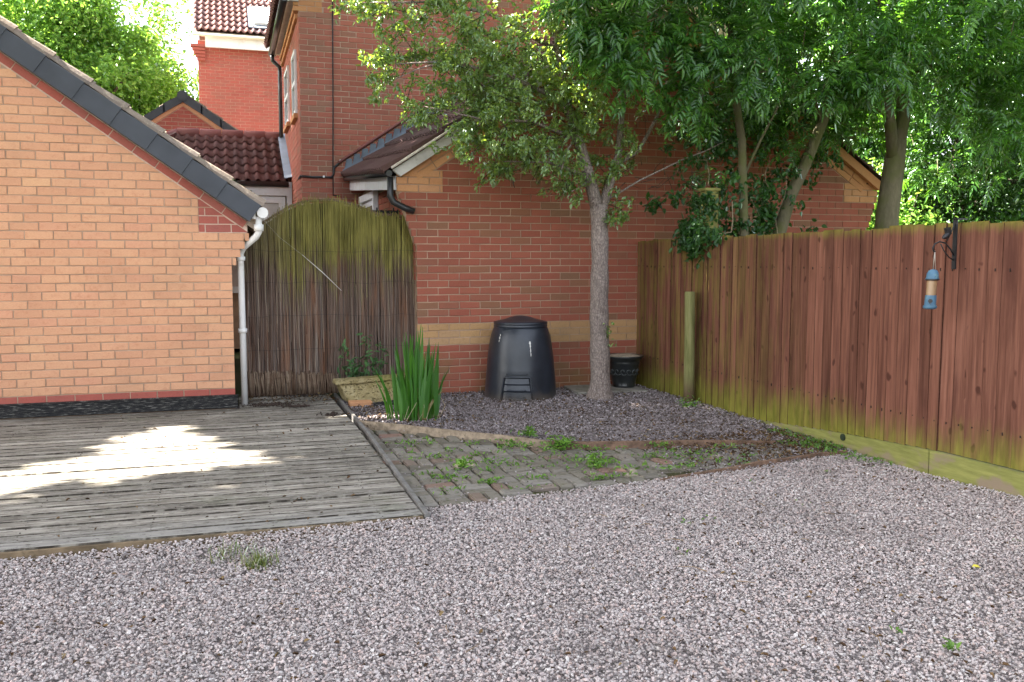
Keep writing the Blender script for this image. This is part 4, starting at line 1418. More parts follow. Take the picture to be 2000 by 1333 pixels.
m1 = MB()
hatch = lambda z: .46 - .30 * (z - .0)
n = 10
for i in range(n):
    pass
grid = []
for z in (.03, .10, .115, .17, .185, .235):
    aw = .40 - .35 * z
    grid.append([on_bin(-aw + 2 * aw * i / n - .10, z, .010 + (.008 if z in (.115, .185) else 0)) for i in range(n + 1)])
pts = [p for row in grid for p in row]
m1.poly(pts, [(j * (n + 1) + i, j * (n + 1) + i + 1, (j + 1) * (n + 1) + i + 1, (j + 1) * (n + 1) + i) for j in range(len(grid) - 1) for i in range(n)], 0, False)
hb = m1.build('hatch', BIN, cb)
m1 = MB()
pth = [on_bin(-.43 - .10, .0, .012), on_bin(-.40 - .10, .12, .014), on_bin(-.36 - .10, .245, .014)] + [on_bin(-.36 + .72 * i / 8 - .10, .25, .014) for i in range(1, 8)] + [on_bin(.36 - .10, .245, .014), on_bin(.40 - .10, .12, .014), on_bin(.43 - .10, .0, .012)]
m1.tube(pth, .011, 6)
m1.tube([on_bin(-.30 + .6 * i / 8 - .10, .275, .004) for i in range(9)], .006, 6)
m1.tube([on_bin(-.25 + .5 * i / 8 - .10, .12, .016) for i in range(9)], .008, 6)
m1.tube([on_bin(-.22 + .44 * i / 8 - .10, .055, .016) for i in range(9)], .007, 6)
m1.build('hatch_rib', BIN, cb)
GUANO = m_plain('white_splash', (.62, .60, .56), .8, .2, 30)
m1 = MB()
for (ang, z, w_, h_) in ((.30, .585, .010, .018), (.305, .555, .006, .03), (.31, .51, .005, .026), (.315, .47, .004, .02), (-.72, .66, .006, .012), (-.74, .63, .008, .016), (-.75, .60, .005, .01)):
    m1.poly([on_bin(ang - w_ / .3, z, .002), on_bin(ang, z - h_, .002), on_bin(ang + w_ / .3, z, .002), on_bin(ang + w_ / .6, z + h_, .002), on_bin(ang - w_ / .6, z + h_, .002)], [(0, 1, 2, 3, 4)])
m1.build('bird_dropping', GUANO, cb)

# ------------------------------------------------------------------ slab, pot
m1 = MB().hexa([(3.42, 8.50, -.05), (4.20, 8.46, -.05), (4.24, 9.0, -.05), (3.46, 9.02, -.05), (3.42, 8.50, .055), (4.20, 8.46, .045), (4.24, 9.0, .05), (3.46, 9.02, .055)])
tag(m1.build('concrete_slab', m_plain('grey_concrete', (0.26, 0.245, 0.21), .9, .3, 6, .2, .5, dirt=(0.10, 0.09, 0.06)), None, (3.83, 8.74, 0), bevel=.006), 'grey concrete paving slab behind tree trunk under the dark pot', 'slab')
pc = (4.065, 8.78, .052)
pp = thing('plant_pot', 'dark glazed pot with swirl relief and dry pale soil on slab', 'pot', pc)
POTS = m_plain('grey_glaze', (0.05, 0.056, 0.056), .3, .3, 8, .5, .15)
POT = m_plain('dark_glaze', (0.018, 0.02, 0.021), .28, .3, 8, .5, .15)
MB().lathe([(0, 0), (.12, 0), (.128, .015), (.122, .025), (.135, .08), (.155, .19), (.165, .25), (.172, .262), (.166, .272), (.172, .285), (.198, .31), (.215, .325), (.212, .338), (.19, .336), (.175, .31)], pc, 36).build('body', POT, pp)
MB().lathe([(.20, .322), (.16, .335), (.10, .348), (.001, .352)], pc, 24).build('soil', m_plain('dry_soil', (0.36, 0.30, 0.235), .95, .3, 30, .1, .9), pp)
for k in range(7):
    a0 = math.atan2(-pc[1], -pc[0]) - 1.3 + k * .42
    pts = []
    for i in range(14):
        t = i / 13 * 3.6 * math.pi / 2
        rr = .006 + .034 * i / 13
        aa = a0 + rr * math.cos(t) / .15
        z = .175 + rr * math.sin(t) * 1.1
        ro = .135 + .03 * (z - .08) / .17 + .006
        pts.append((pc[0] + ro * math.cos(aa), pc[1] + ro * math.sin(aa), pc[2] + z))
    MB().tube(pts, .0065, 6).build('swirl', POTS, pp)

# ------------------------------------------------------------------ old trough, loose brick, plank
TRM = NB('pitted_concrete')
v = TRM.pos()
vo = TRM.n('ShaderNodeTexVoronoi', {'feature': 'F1'}, Vector=TRM.pos((1, 1, 1.5)), Scale=34.0).outputs['Distance']
pit = TRM.smooth(vo, .10, .34)
c = TRM.ramp(TRM.noise(v, 9, 6, .65), [(.3, (0.22, 0.17, 0.07)), (.55, (0.36, 0.29, 0.15)), (.75, (0.44, 0.37, 0.22))])
c = TRM.mix(TRM.math('MULTIPLY', TRM.math('SUBTRACT', 1.0, pit), .6), c, (0.11, 0.08, 0.035))
c = TRM.mix(TRM.math('MULTIPLY', TRM.smooth(TRM.noise(v, 2.5, 4), .5, .65), .5), c, (0.20, 0.19, 0.04))
TROUGH = TRM.principled(c, .95, TRM.bump(TRM.math('ADD', pit, TRM.noise(v, 60)), 1.0, .02), .1)
m1 = MB()
A = [(1.135, 8.62, -.03), (1.86, 8.66, -.03), (1.86, 8.95, -.03), (1.09, 8.93, -.03)]
B = [(1.03, 8.74, .215), (1.85, 8.72, .265), (1.85, 8.80, .275), (.985, 8.82, .23)]
m1.hexa(A + B)
m1.hexa([(.985, 8.70, .20), (1.86, 8.69, .245), (1.86, 8.83, .25), (.965, 8.86, .205), (.99, 8.71, .245), (1.86, 8.70, .285), (1.86, 8.82, .29), (.97, 8.85, .25)])
tag(m1.build('concrete_trough', TROUGH, None, (1.4, 8.78, 0), bevel=.012), 'yellowish pitted concrete block leaning in front of the reed gate', 'concrete block')
lb = MB().box(-.1075, .1075, -.051, .051, -.03, .035).build('loose_brick', BUFF3, None, (0, 0, 0), bevel=.004)
lb.location = (1.195, 8.53, .03); lb.rotation_euler = (.05, .02, .04)
tag(lb, 'single orange brick lying at the foot of the pitted concrete block', 'brick')
m1 = MB().hexa([(1.31, 8.42, -.02), (1.72, 8.47, -.02), (1.72, 8.50, -.02), (1.31, 8.45, -.02), (1.31, 8.42, .055), (1.72, 8.47, .08), (1.72, 8.50, .08), (1.31, 8.45, .055)])
tag(m1.build('plank', PLM, None, (1.5, 8.46, 0)), 'short dark plank on edge between concrete block and sword-leaved plant', 'plank')

# ------------------------------------------------------------------ bird feeder and bracket
br = thing('wall_bracket', 'black iron hanging bracket with small bird figure on fence top', 'bracket', (4.32, 4.50, 1.5))
m1 = MB().box(4.318, 4.327, 4.485, 4.515, 1.345, 1.655).box(4.318, 4.40, 4.485, 4.515, 1.650, 1.660)
m1.build('back_plate', METALB, br)
hx = 4.17
m1 = MB()
m1.tube([(4.318, 4.50, 1.43), (4.29, 4.50, 1.47), (4.25, 4.50, 1.505), (4.205, 4.50, 1.515), (4.17, 4.50, 1.50), (4.155, 4.50, 1.475), (4.162, 4.50, 1.455), (4.175, 4.50, 1.455)], .005, 6)
m1.tube([(4.318, 4.50, 1.40), (4.28, 4.50, 1.42), (4.24, 4.50, 1.46), (4.215, 4.50, 1.50)], .004, 6)
m1.tube([(4.318, 4.50, 1.63), (4.29, 4.50, 1.57), (4.262, 4.50, 1.52)], .004, 6)
m1.build('arm', METALB, br)
m1 = MB()
c0 = Vector((4.255, 4.50, 1.535))
prof = [(0, .0, .004), (.012, .006, .013), (.028, .016, .017), (.042, .03, .013), (.052, .045, .010), (.06, .056, .003)]
m1.tube([c0 + Vector((-.03 + a, 0, b)) for a, b, _ in prof], [t for *_, t in prof], 8)
m1.poly([c0 + Vector((.0, -.004, .01)), c0 + Vector((.03, -.012, .028)), c0 + Vector((.012, -.02, .068)), c0 + Vector((-.012, -.012, .062)), c0 + Vector((.0, .004, .01)), c0 + Vector((.03, .012, .028)), c0 + Vector((.012, .02, .068)), c0 + Vector((-.012, .012, .062))], [(0, 1, 2, 3), (7, 6, 5, 4), (0, 4, 5, 1), (1, 5, 6, 2), (2, 6, 7, 3), (3, 7, 4, 0)])
m1.build('bird_figure', METALB, br)
BLUE = m_plain('blue_plastic', (0.055, 0.13, 0.20), .45, .2, 20, .4, .1, dirt=(0.14, 0.24, 0.24))
fc = Vector((4.165, 4.50, 1.10))
bf = thing('bird_feeder', 'blue and clear tube bird feeder hanging on the fence', 'bird feeder', tuple(fc))
tl = Vector((-.035, 0, 0))
ft_ = lambda z: fc + tl * (1 - z / .25) * .4 + Vector((0, 0, z))


def tilt_lathe(mb, prof, n=20):
    b = len(mb.v)
    for r0, z in prof:
        c0 = ft_(z)
        for k in range(n):
            a = 2 * math.pi * k / n
            mb.v.append((c0.x + r0 * math.cos(a), c0.y + r0 * math.sin(a), c0.z))
    for i in range(len(prof) - 1):
        for k in range(n):
            k2 = (k + 1) % n
            mb.f.append((b + i * n + k, b + i * n + k2, b + (i + 1) * n + k2, b + (i + 1) * n + k)); mb.m.append(0); mb.s.append(True)
    return mb


tilt_lathe(MB(), [(0, 0), (.033, 0), (.040, .006), (.041, .018), (.034, .026), (.033, .08), (.031, .085)]).build('base', BLUE, bf)
TUBE = NB('clear_tube').principled((0.55, 0.36, 0.20), .15, None, .5, Transmission_Weight=.5)
tilt_lathe(MB(), [(.030, .085), (.030, .185)]).build('tube', TUBE, bf)
tilt_lathe(MB(), [(.001, .086), (.022, .088), (.023, .15), (.001, .152)]).build('seed', m_plain('seed', (0.25, 0.12, 0.05), .9, .4, 60), bf)
tilt_lathe(MB(), [(.036, .182), (.040, .186), (.036, .196), (.034, .22), (.024, .238), (.008, .245), (.001, .245)]).build('cap', BLUE, bf)
tilt_lathe(MB(), [(.037, .176), (.042, .178), (.042, .186), (.036, .187)]).build('collar', BLACKP, bf)
pf = ft_(.05) + Vector((-.033 * .7, -.033 * .75, 0))
MB().tube([pf + Vector((.012, .012, 0)), pf + Vector((-.002, -.002, 0))], .013, 12).tube([pf + Vector((0, 0, -.014)), pf + Vector((-.03, -.03, -.014))], .003, 6).build('port', BLACKP, bf)
MB().tube([ft_(.245), ft_(.30), fc + Vector((.006, 0, .36))], .0022, 5).tube([ft_(.235) + Vector((.02, 0, 0)), fc + Vector((.012, 0, .30)), fc + Vector((.008, 0, .36))], .002, 5).build('hanger', m_plain('steel_wire', (.5, .45, .38), .4, .1, 5, .5, 0, metal=.6), bf)

# ------------------------------------------------------------------ foliage tools
def leaf_quads(L, W, fold=.25, curl=.12):
    """leaf along +Y, two folded quads"""
    h = W * fold
    V = np.array([(0, 0, 0), (W * .42, L * .30, h), (W * .36, L * .68, h * .8 - curl * L * .3), (0, L, -curl * L), (-W * .36, L * .68, h * .8 - curl * L * .3), (-W * .42, L * .30, h)])
    F = np.array([(0, 1, 2, 3), (0, 3, 4, 5)])
    return V, F


def pinnate(n=5, L=.26, ll=.080, lw=.028, droop=.25):
    Vs, Fs = [], []
    b = 0

    def put(V, F):
        nonlocal b
        Vs.append(V); Fs.append(F + b); b += len(V)
    pt = lambda t: np.array([0, L * t, -droop * L * t * t])
    for i in range(n):
        t = .28 + .62 * i / (n - 1)
        for sgn in (1, -1):
            l_ = ll * (1 - .25 * abs(t - .55)) * random.uniform(.85, 1.1)
            V, F = leaf_quads(l_, lw * random.uniform(.9, 1.1), .2, .25)
            a = sgn * -R(random.uniform(52, 68))
            M = np.array([[math.cos(a), -math.sin(a), 0], [math.sin(a), math.cos(a), 0], [0, 0, 1]])
            tilt = R(random.uniform(10, 35))
            V = V.copy(); V[:, 2] -= V[:, 1] * math.sin(tilt); V[:, 1] *= math.cos(tilt)
            put(V @ M.T + pt(t), F)
    V, F = leaf_quads(ll * 1.1, lw * 1.1, .2, .25)
    V = V.copy(); V[:, 2] -= V[:, 1] * .4
    put(V + pt(.97), F)
    w = .0016
    st = np.array([[w, 0, 0], [-w, 0, 0], [w, L * .5, -droop * L * .25], [-w, L * .5, -droop * L * .25], [w * .6, L, -droop * L], [-w * .6, L, -droop * L]])
    put(st, np.array([(0, 2, 3, 1), (2, 4, 5, 3)]))
    return np.concatenate(Vs), np.concatenate(Fs)


def frames(d, up):
    y = d / np.linalg.norm(d, axis=1, keepdims=True)
    x = np.cross(y, up)
    x /= np.maximum(np.linalg.norm(x, axis=1, keepdims=True), 1e-6)
    z = np.cross(x, y)
    return np.stack([x, y, z], 2)


def place(TV, TF, P, Rm, S):
    V = np.einsum('nij,vj->nvi', Rm, TV) * S[:, None, None] + P[:, None, :]
    n = len(P)
    F = TF[None] + (np.arange(n) * len(TV))[:, None, None]
    return V.reshape(-1, 3), F.reshape(-1, TF.shape[1])


class Leaves:
    def __init__(self): self.V, self.F, self.n = [], [], 0

    def add(self, TV, TF, P, D, U, S):
        if not len(P): return
        V, F = place(TV, TF, P, frames(D, U), S)
        self.V.append(V); self.F.append(F + self.n); self.n += len(V)

    def build(self, name, mat, parent, origin=None):
        w = np.array(WO[parent.name]) if parent is not None else np.zeros(3)
        me = bulk_mesh(name, np.concatenate(self.V) - w, np.concatenate(self.F))
        me.materials.append(mat)
        o = bpy.data.objects.new(name, me)
        return finish(o, parent, tuple(w))


def rdirs(n, bias=(0, 0, 0), k=1.0):
    d = RNG.normal(size=(n, 3)) * k + np.array(bias)
    return d / np.linalg.norm(d, axis=1, keepdims=True)


LIT = [(-3.2, 6.2), (-1.42, 6.41), (-1.02, 6.74), (-.87, 7.30), (-.58, 7.54), (-.20, 7.70), (-.17, 7.15), (.05, 6.75), (.36, 6.25), (.0, 6.05), (-.45, 5.95), (-.75, 5.70), (-1.24, 5.52), (-3.2, 5.3)]
DAP = [(1.46, 4.68, .09), (1.70, 4.58, .07), (2.18, 3.15, .085), (2.11, 2.78, .07), (2.0, 2.57, .085), (.72, 4.70, .08), (.32, 5.25, .11), (.05, 5.32, .09), (-.1, 5.6, .09), (2.55, 2.95, .06)]
TIPS = [(1.40, 8.2, 3.02, .21), (1.25, 8.2, 3.66, .21), (1.75, 8.15, 2.80, .12), (1.55, 8.2, 3.32, .14), (5.8, 7.3, 3.15, .35), (8.0, 7.6, 3.3, .35), (6.2, 7.2, 3.5, .25), (2.6, 8.1, 3.9, .25), (2.5, 8.0, 3.35, .22), (2.95, 8.0, 3.6, .28), (2.35, 7.95, 2.85, .16), (3.3, 8.0, 3.4, .22), (4.75, 7.5, 3.35, .22), (3.5, 7.4, 3.25, .18), (6.6, 7.3, 3.6, .3), (4.4, 7.3, 3.5, .14), (7.2, 7.2, 3.3, .2), (-1.45, 15.4, 3.2, .26), (-1.75, 8.57, 3.40, .28), (-1.5, 8.57, 3.24, .28), (-1.25, 8.57, 3.05, .28), (-1.0, 8.57, 2.88, .28), (-.75, 8.57, 2.70, .28), (-.5, 8.57, 2.53, .28), (-.25, 8.57, 2.35, .28), (0, 8.57, 2.17, .28), (.28, 8.55, 1.95, .14)]


def sun_filter(P):  # drops leaves that would shadow the chosen sun patches, dapples and tips
    gx, gy = P[:, 0] + .8 * (P[:, 2] - .05), P[:, 1] - .2 * (P[:, 2] - .05)
    px, py = gx, gy
    gx, gy = -.55 + (gx + .55) / 1.18, 6.50 + (gy - 6.50) / 1.22
    inside = np.zeros(len(P), bool)
    n = len(LIT)
    for i in range(n):
        (x1, y1), (x2, y2) = LIT[i], LIT[(i + 1) % n]
        c_ = (y1 > gy) != (y2 > gy)
        xi = (x2 - x1) * (gy - y1) / (y2 - y1 + 1e-12) + x1
        inside ^= c_ & (gx < xi)
    patch = (np.sin(gx * 9) * np.sin(gy * 11 + gx * 4) > .80) & (gy < 6.0)
    inside &= ~patch
    for (x, y, r) in DAP:
        inside |= (px - x) ** 2 + (py - y) ** 2 < r * r * 3.0
    L_ = np.array(LDIR); L_ = L_ / np.linalg.norm(L_)
    for (x, y, z, r) in TIPS:
        q = P - np.array([x, y, z])
        t = q @ L_
        d2 = (q ** 2).sum(1) - t * t
        inside |= (d2 < r * r) & (t > 1.2)
    return ~inside


def crown(parent, mat, c, rad, n, leaf, clumps=60, cr=.55, name='crown', filt=None, shell=.55, down=-.2):
    c = np.array(c, float); rad = np.array(rad, float)
    cc = rdirs(clumps) * (RNG.uniform(shell, 1, (clumps, 1)))
    cc = c + cc * rad
    idx = RNG.integers(0, clumps, n)
    cs_ = RNG.uniform(.6, 1.3, clumps) * cr
    off = RNG.normal(size=(n, 3)) * .55
    P = cc[idx] + off * cs_[idx][:, None]
    if filt is not None: P = P[filt(P)]
    n = len(P)
    out = (P - c) / rad
    TV, TF = leaf_quads(leaf, leaf * .58, .25, .15)
    D = out * .7 + RNG.normal(size=(n, 3)) * .7 + np.array([0, 0, down])
    U = out * .5 + RNG.normal(size=(n, 3)) * .5 + np.array([0, 0, .7])
    lv = Leaves()
    lv.add(TV, TF, P, D, U, RNG.uniform(.6, 1.25, n))
    return lv.build(name, mat, parent)


def limbs(parent, trunk, rad, branches, mat, n=10, wob=.03):
    m1 = MB().tube(trunk, rad, n, True, 0, wob)
    t_ = m1.build('trunk', mat, parent)
    for br_ in branches:
        pts, r0, r1 = br_
        k = len(pts)
        MB().tube(pts, [r0 + (r1 - r0) * i / (k - 1) for i in range(k)], 7).build('limb', mat, parent)
    return t_


def wander(a, b, n=5, amp=.06):
    a, b = Vector(a), Vector(b)
    L_ = (b - a).length
    return [tuple(a.lerp(b, i / (n - 1)) + Vector((random.gauss(0, 1), random.gauss(0, 1), random.gauss(0, 1))) * (amp * L_ if 0 < i < n - 1 else 0)) for i in range(n)]


BARK = m_bark('scaly_bark', (0.15, 0.115, 0.098), (0.44, 0.365, 0.325), 24, None, .3, .5)
BARK2 = m_bark('smooth_ash_bark', (0.085, 0.078, 0.045), (0.16, 0.135, 0.085), 7, (0.095, 0.10, 0.035), .2, .12)
BARK3 = m_bark('dark_bark', (0.05, 0.04, 0.03), (0.10, 0.085, 0.065), 9)
LEAF_G = m_leaf('garden_tree_leaf', (0.06, 0.135, 0.026), (0.12, 0.22, 0.038), (0.25, 0.34, 0.06), .45, .6)
LEAF_A = m_leaf('ash_leaf', (0.018, 0.066, 0.011), (0.048, 0.145, 0.020), (0.11, 0.26, 0.032), .45, .3)
LEAF_I = m_leaf('climber_leaf', (0.015, 0.050, 0.011), (0.028, 0.082, 0.016), (0.05, 0.12, 0.025), .35)
LEAF_F = m_leaf('far_tree_leaf', (0.075, 0.19, 0.03), (0.14, 0.29, 0.055), (0.24, 0.40, 0.10), .45)
LEAF_H = m_leaf('hedge_leaf', (0.012, 0.042, 0.009), (0.026, 0.080, 0.014), (0.055, 0.13, 0.022), .40)
LEAF_S = m_leaf('added_shade_leaf', (0.03, 0.07, 0.015), (0.05, 0.11, 0.025), (0.08, 0.14, 0.03), .15)

# ------------------------------------------------------------------ garden tree
gt_ = thing('garden_tree', 'small tree with rough straight trunk growing beside the compost bin', 'tree', (3.566, 8.26, 0))
n_ = 30
tp, tr_ = [], []
for i in range(n_):
    t = i / (n_ - 1); z = -.08 + 2.03 * t
    tp.append((3.566 - .03 * t + .006 * math.sin(z * 5), 8.26 + .005 * math.sin(z * 4), z))
    tr_.append(.106 - .022 * min(1, t * 1.3) + .045 * max(0, 1 - z / .22) ** 2 * (z < .22) + .004 * math.sin(z * 17))
MB().tube(tp, tr_, 28, True, 0, .035).build('trunk', BARK, gt_)
LB = [
    ([(3.535, 8.26, 1.84), (3.43, 8.25, 2.2), (3.30, 8.25, 2.6), (3.17, 8.28, 3.0), (3.10, 8.3, 3.5), (3.0, 8.3, 4.4)], .068, .026),
    ([(3.55, 8.26, 1.86), (3.64, 8.28, 2.12), (3.76, 8.3, 2.45), (3.8, 8.3, 3.0), (3.9, 8.3, 4.0)], .056, .02),
    ([(3.60, 8.25, 1.99), (3.95, 8.2, 2.2), (4.4, 8.1, 2.42), (4.62, 8.08, 2.50), (4.85, 8.05, 2.62)], .011, .004),
    ([(3.72, 8.3, 2.35), (3.98, 8.3, 2.50), (4.18, 8.3, 2.85), (4.28, 8.3, 3.2)], .026, .010),
    ([(3.2, 8.26, 2.92), (2.6, 8.2, 3.12), (2.0, 8.15, 3.22), (1.5, 8.12, 3.15)], .024, .005),
    ([(3.12, 8.3, 3.42), (2.4, 8.3, 3.72), (1.8, 8.25, 3.75), (1.22, 8.2, 3.68)], .022, .004),
    ([(3.3, 8.25, 2.58), (2.8, 8.2, 2.72), (2.3, 8.1, 2.70), (1.75, 8.1, 2.79)], .022, .004),
    ([(3.42, 8.25, 2.22), (2.95, 8.1, 2.33), (2.5, 8.05, 2.32)], .018, .004),
    ([(2.0, 8.15, 3.22), (1.7, 8.1, 3.12), (1.42, 8.1, 2.98)], .008, .003),
    ([(3.3, 8.25, 2.6), (3.1, 8.0, 2.45), (3.02, 7.95, 2.25)], .012, .006),
    ([(3.43, 8.25, 2.2), (3.3, 8.15, 2.12), (3.18, 8.1, 2.06)], .012, .004),
]
for pts, a, b in LB:
    k = len(pts)
    MB().tube(pts, [a + (b - a) * i / (k - 1) for i in range(k)], 8, True, 0, .04).build('limb', BARK, gt_)
CL = [(1.20, 3.68, .12, .07, 150), (1.40, 3.68, .16, .09, 200), (1.75, 3.70, .22, .10, 330), (2.1, 3.78, .28, .16, 600),
      (1.57, 3.38, .10, .08, 90), (1.40, 3.03, .11, .13, 330), (1.50, 3.25, .10, .07, 140), (1.78, 3.27, .18, .06, 240), (2.1, 3.20, .2, .08, 320),
      (1.70, 2.79, .13, .06, 170), (1.88, 2.86, .12, .07, 160), (2.1, 2.92, .18, .10, 350),
      (2.45, 3.30, .30, .26, 1200), (2.9, 3.55, .36, .32, 1700), (2.4, 2.85, .26, .18, 1100), (2.85, 2.95, .36, .26, 1700), (3.3, 3.35, .32, .34, 1200),
      (2.3, 2.52, .16, .10, 450), (2.62, 2.50, .22, .13, 800), (2.95, 2.48, .2, .13, 650), (3.35, 2.78, .22, .2, 700), (2.5, 2.28, .10, .04, 110),
      (3.2, 2.08, .12, .06, 160), (3.1, 2.22, .13, .08, 220), (3.66, 1.97, .09, .10, 260), (3.6, 2.28, .15, .10, 240), (3.75, 2.55, .14, .16, 260), (3.9, 3.1, .22, .26, 500), (2.2, 3.5, .2, .16, 450), (2.75, 2.26, .14, .05, 160), (4.2, 2.75, .12, .15, 70)]
lv = Leaves()
TV, TF = leaf_quads(.047, .026, .25, .25)
tw = MB()
for (x, z, rx, rz, n) in CL:
    n = int(n * 1.45)
    ry = .30 if rx > .19 else .14
    # twigs inside the cluster carry the leaves
    m = max(4, n // 28)
    Cp = np.stack([RNG.normal(x, rx * .75, m), RNG.normal(8.22, ry, m), RNG.normal(z, rz * .75, m)], 1)
    idx = RNG.integers(0, m, n)
    dirs = rdirs(m, (-.5, -.2, -.1), .8)
    t = RNG.uniform(0, .16, n)
    P = Cp[idx] + dirs[idx] * t[:, None] + RNG.normal(size=(n, 3)) * .022
    D = dirs[idx] * .6 + RNG.normal(size=(n, 3)) * .7 + np.array([-.1, -.1, -.25])
    U = RNG.normal(size=(n, 3)) * .55 + np.array([0, 0, .8])
    lv.add(TV, TF, P, D, U, RNG.uniform(.6, 1.3, n))
    for q, d_ in zip(Cp, dirs):
        if random.random() < .5:
            tw.tube([q - d_ * .10, q + d_ * .05, q + d_ * .17], [.004, .003, .0015], 4, False)
P = np.stack([RNG.normal(3.60, .028, 26), RNG.normal(8.15, .02, 26), RNG.uniform(.55, .80, 26)], 1)
lv.add(TV, TF, P, rdirs(26, (0, -.5, .3)), rdirs(26, (0, -.3, .8)), RNG.uniform(.5, 1.0, 26))
for k in range(26):      # bare twigs to the right of the fork
    a = (random.uniform(3.7, 4.6), random.uniform(8.05, 8.35), random.uniform(2.05, 2.6))
    b = (a[0] + random.uniform(-.1, .4), a[1] + random.uniform(-.1, .1), a[2] + random.uniform(-.05, .35))
    tw.tube(wander(a, b, 4, .08), [.004, .003, .002, .001], 4, False)
lv.build('crown', LEAF_G, gt_)
tag(tw.build('twigs', BARK3, gt_), None, None, None, 'stuff')

# ------------------------------------------------------------------ ash trees beyond the fence
def ash_sprays(parent, spots, leaf_mat, filt=None, per=6):
    lvs = Leaves()
    tws = MB()
    temps = [pinnate(5, .25, .082, .030, d) for d in (.15, .3, .45)] + [pinnate(4, .20, .078, .029, .3)]
    arr = np.array(spots)
    if filt is not None: arr = arr[filt(arr)]
    for ti, (TV, TF) in enumerate(temps):
        sel = arr[RNG.integers(0, len(temps), len(arr)) == ti]
        for rep in range(per):
            n = len(sel)
            P = sel + RNG.normal(size=(n, 3)) * .06
            D = rdirs(n, (-.25, -.35, -.15), .75)
            U = RNG.normal(size=(n, 3)) * .3 + np.array([0, -.15, 1.0])
            lvs.add(TV, TF, P, D, U, RNG.uniform(.75, 1.2, n))
    for p in arr[::3]:
        p = Vector(p)
        tws.tube([p + Vector((random.uniform(.0, .2), random.uniform(0, .3), random.uniform(.05, .3))), p + Vector((random.gauss(0, .03), .04, .06)), p], [.006, .004, .002], 4, False)
    c_ = lvs.build('crown', leaf_mat, parent)
    tag(tws.build('twigs', BARK2, parent), None, None, None, 'stuff')
    return c_


def cloud(n, x0, x1, y0, y1, z0, z1):
    return [tuple(t) for t in np.stack([RNG.uniform(x0, x1, n), RNG.uniform(y0, y1, n), RNG.uniform(z0, z1, n)], 1)]


def blob(n, c, s):
    return [tuple(t) for t in RNG.normal(size=(n, 3)) * np.array(s) + np.array(c)]


big = thing('ash_tree', 'large ash tree with forked pale trunk rising behind the right fence', 'tree', (6.85, 8.1, 0))
limbs(big, [(6.83, 8.1, -.1), (6.84, 8.1, 1.0), (6.85, 8.1, 1.9), (6.92, 8.1, 2.45), (6.95, 8.1, 2.7)], [.15, .13, .118, .108, .095],
      [([(6.93, 8.1, 2.55), (7.03, 8.12, 2.95), (7.05, 8.2, 3.5), (7.15, 8.3, 4.6), (7.2, 8.4, 6.5)], .085, .04),
       ([(6.91, 8.1, 2.45), (6.78, 8.02, 2.85), (6.60, 7.95, 3.25), (6.45, 7.85, 4.0), (6.0, 7.4, 5.6)], .072, .03),
       ([(6.75, 8.0, 2.9), (6.4, 7.8, 2.98), (6.1, 7.6, 3.0)], .022, .008),
       ([(7.05, 8.2, 3.4), (7.6, 8.0, 3.6), (8.2, 7.7, 3.5)], .035, .01),
       ([(6.5, 7.9, 3.6), (5.9, 7.5, 3.6), (5.6, 7.2, 3.4)], .03, .008),
       ([(6.3, 7.7, 4.4), (5.2, 7.4, 4.6), (4.2, 7.3, 4.2), (3.7, 7.3, 3.6)], .035, .007)], BARK2, 16)
sp = cloud(330, 4.6, 8.6, 6.6, 8.7, 3.75, 5.2) + blob(34, (5.75, 7.2, 3.18), (.30, .18, .16)) + blob(26, (6.2, 7.2, 3.5), (.35, .2, .15))
sp += blob(40, (7.1, 7.3, 3.45), (.4, .3, .25)) + blob(40, (7.9, 7.5, 3.3), (.35, .3, .28)) + blob(22, (8.1, 7.5, 2.8), (.3, .25, .22)) + blob(20, (6.7, 8.6, 3.2), (.4, .15, .25))
sp += cloud(260, 4.8, 9, 6.0, 9.5, 5.2, 7.5) + cloud(60, 7.6, 9.6, 8.2, 9.6, 2.4, 4.2)
ash_sprays(big, sp, LEAF_A, sun_filter)
crown(big, LEAF_A, (9.2, 10.2, 7.6), (4.2, 3.2, 2.0), 15000, .16, 120, .6, 'upper_crown', sun_filter, .1)  # out-of-view leaf mass added to darken the trees behind the fence
crown(big, LEAF_A, (6.0, 7.6, 6.9), (3.4, 2.4, 1.6), 15000, .15, 110, .5, 'upper_crown', sun_filter, .1)  # unseen leaf mass added overhead to dim the gable wall and fence end

ls = thing('ash_tree', 'slender upright grey-green ash stem standing behind the ivy and square post', 'tree', (5.0, 8.0, 0))
limbs(ls, [(5.06, 8.0, -.1), (5.03, 8.0, 1.4), (5.0, 8.0, 2.1), (4.97, 8.0, 2.6), (4.82, 7.98, 3.3), (4.74, 7.9, 4.4)], [.06, .05, .043, .042, .038, .025],
      [([(4.85, 8.0, 3.2), (4.5, 7.8, 3.5), (4.0, 7.5, 3.7), (3.6, 7.4, 3.5)], .02, .006),
       ([(4.98, 8.0, 2.2), (5.15, 7.95, 2.6), (5.35, 7.9, 3.0), (5.5, 7.85, 3.2)], .016, .006)], BARK2, 12)
sp = cloud(190, 2.95, 4.9, 6.9, 8.2, 3.72, 5.0) + blob(22, (3.45, 7.5, 3.18), (.16, .12, .16)) + blob(14, (3.75, 7.5, 3.5), (.2, .15, .12)) + blob(20, (4.3, 7.6, 3.35), (.2, .2, .16)) + blob(22, (4.75, 7.6, 3.3), (.2, .2, .18)) + blob(16, (3.2, 7.6, 3.55), (.15, .15, .12)) + blob(10, (4.12, 7.6, 2.95), (.12, .1, .1))
ash_sprays(ls, sp, LEAF_A, sun_filter)

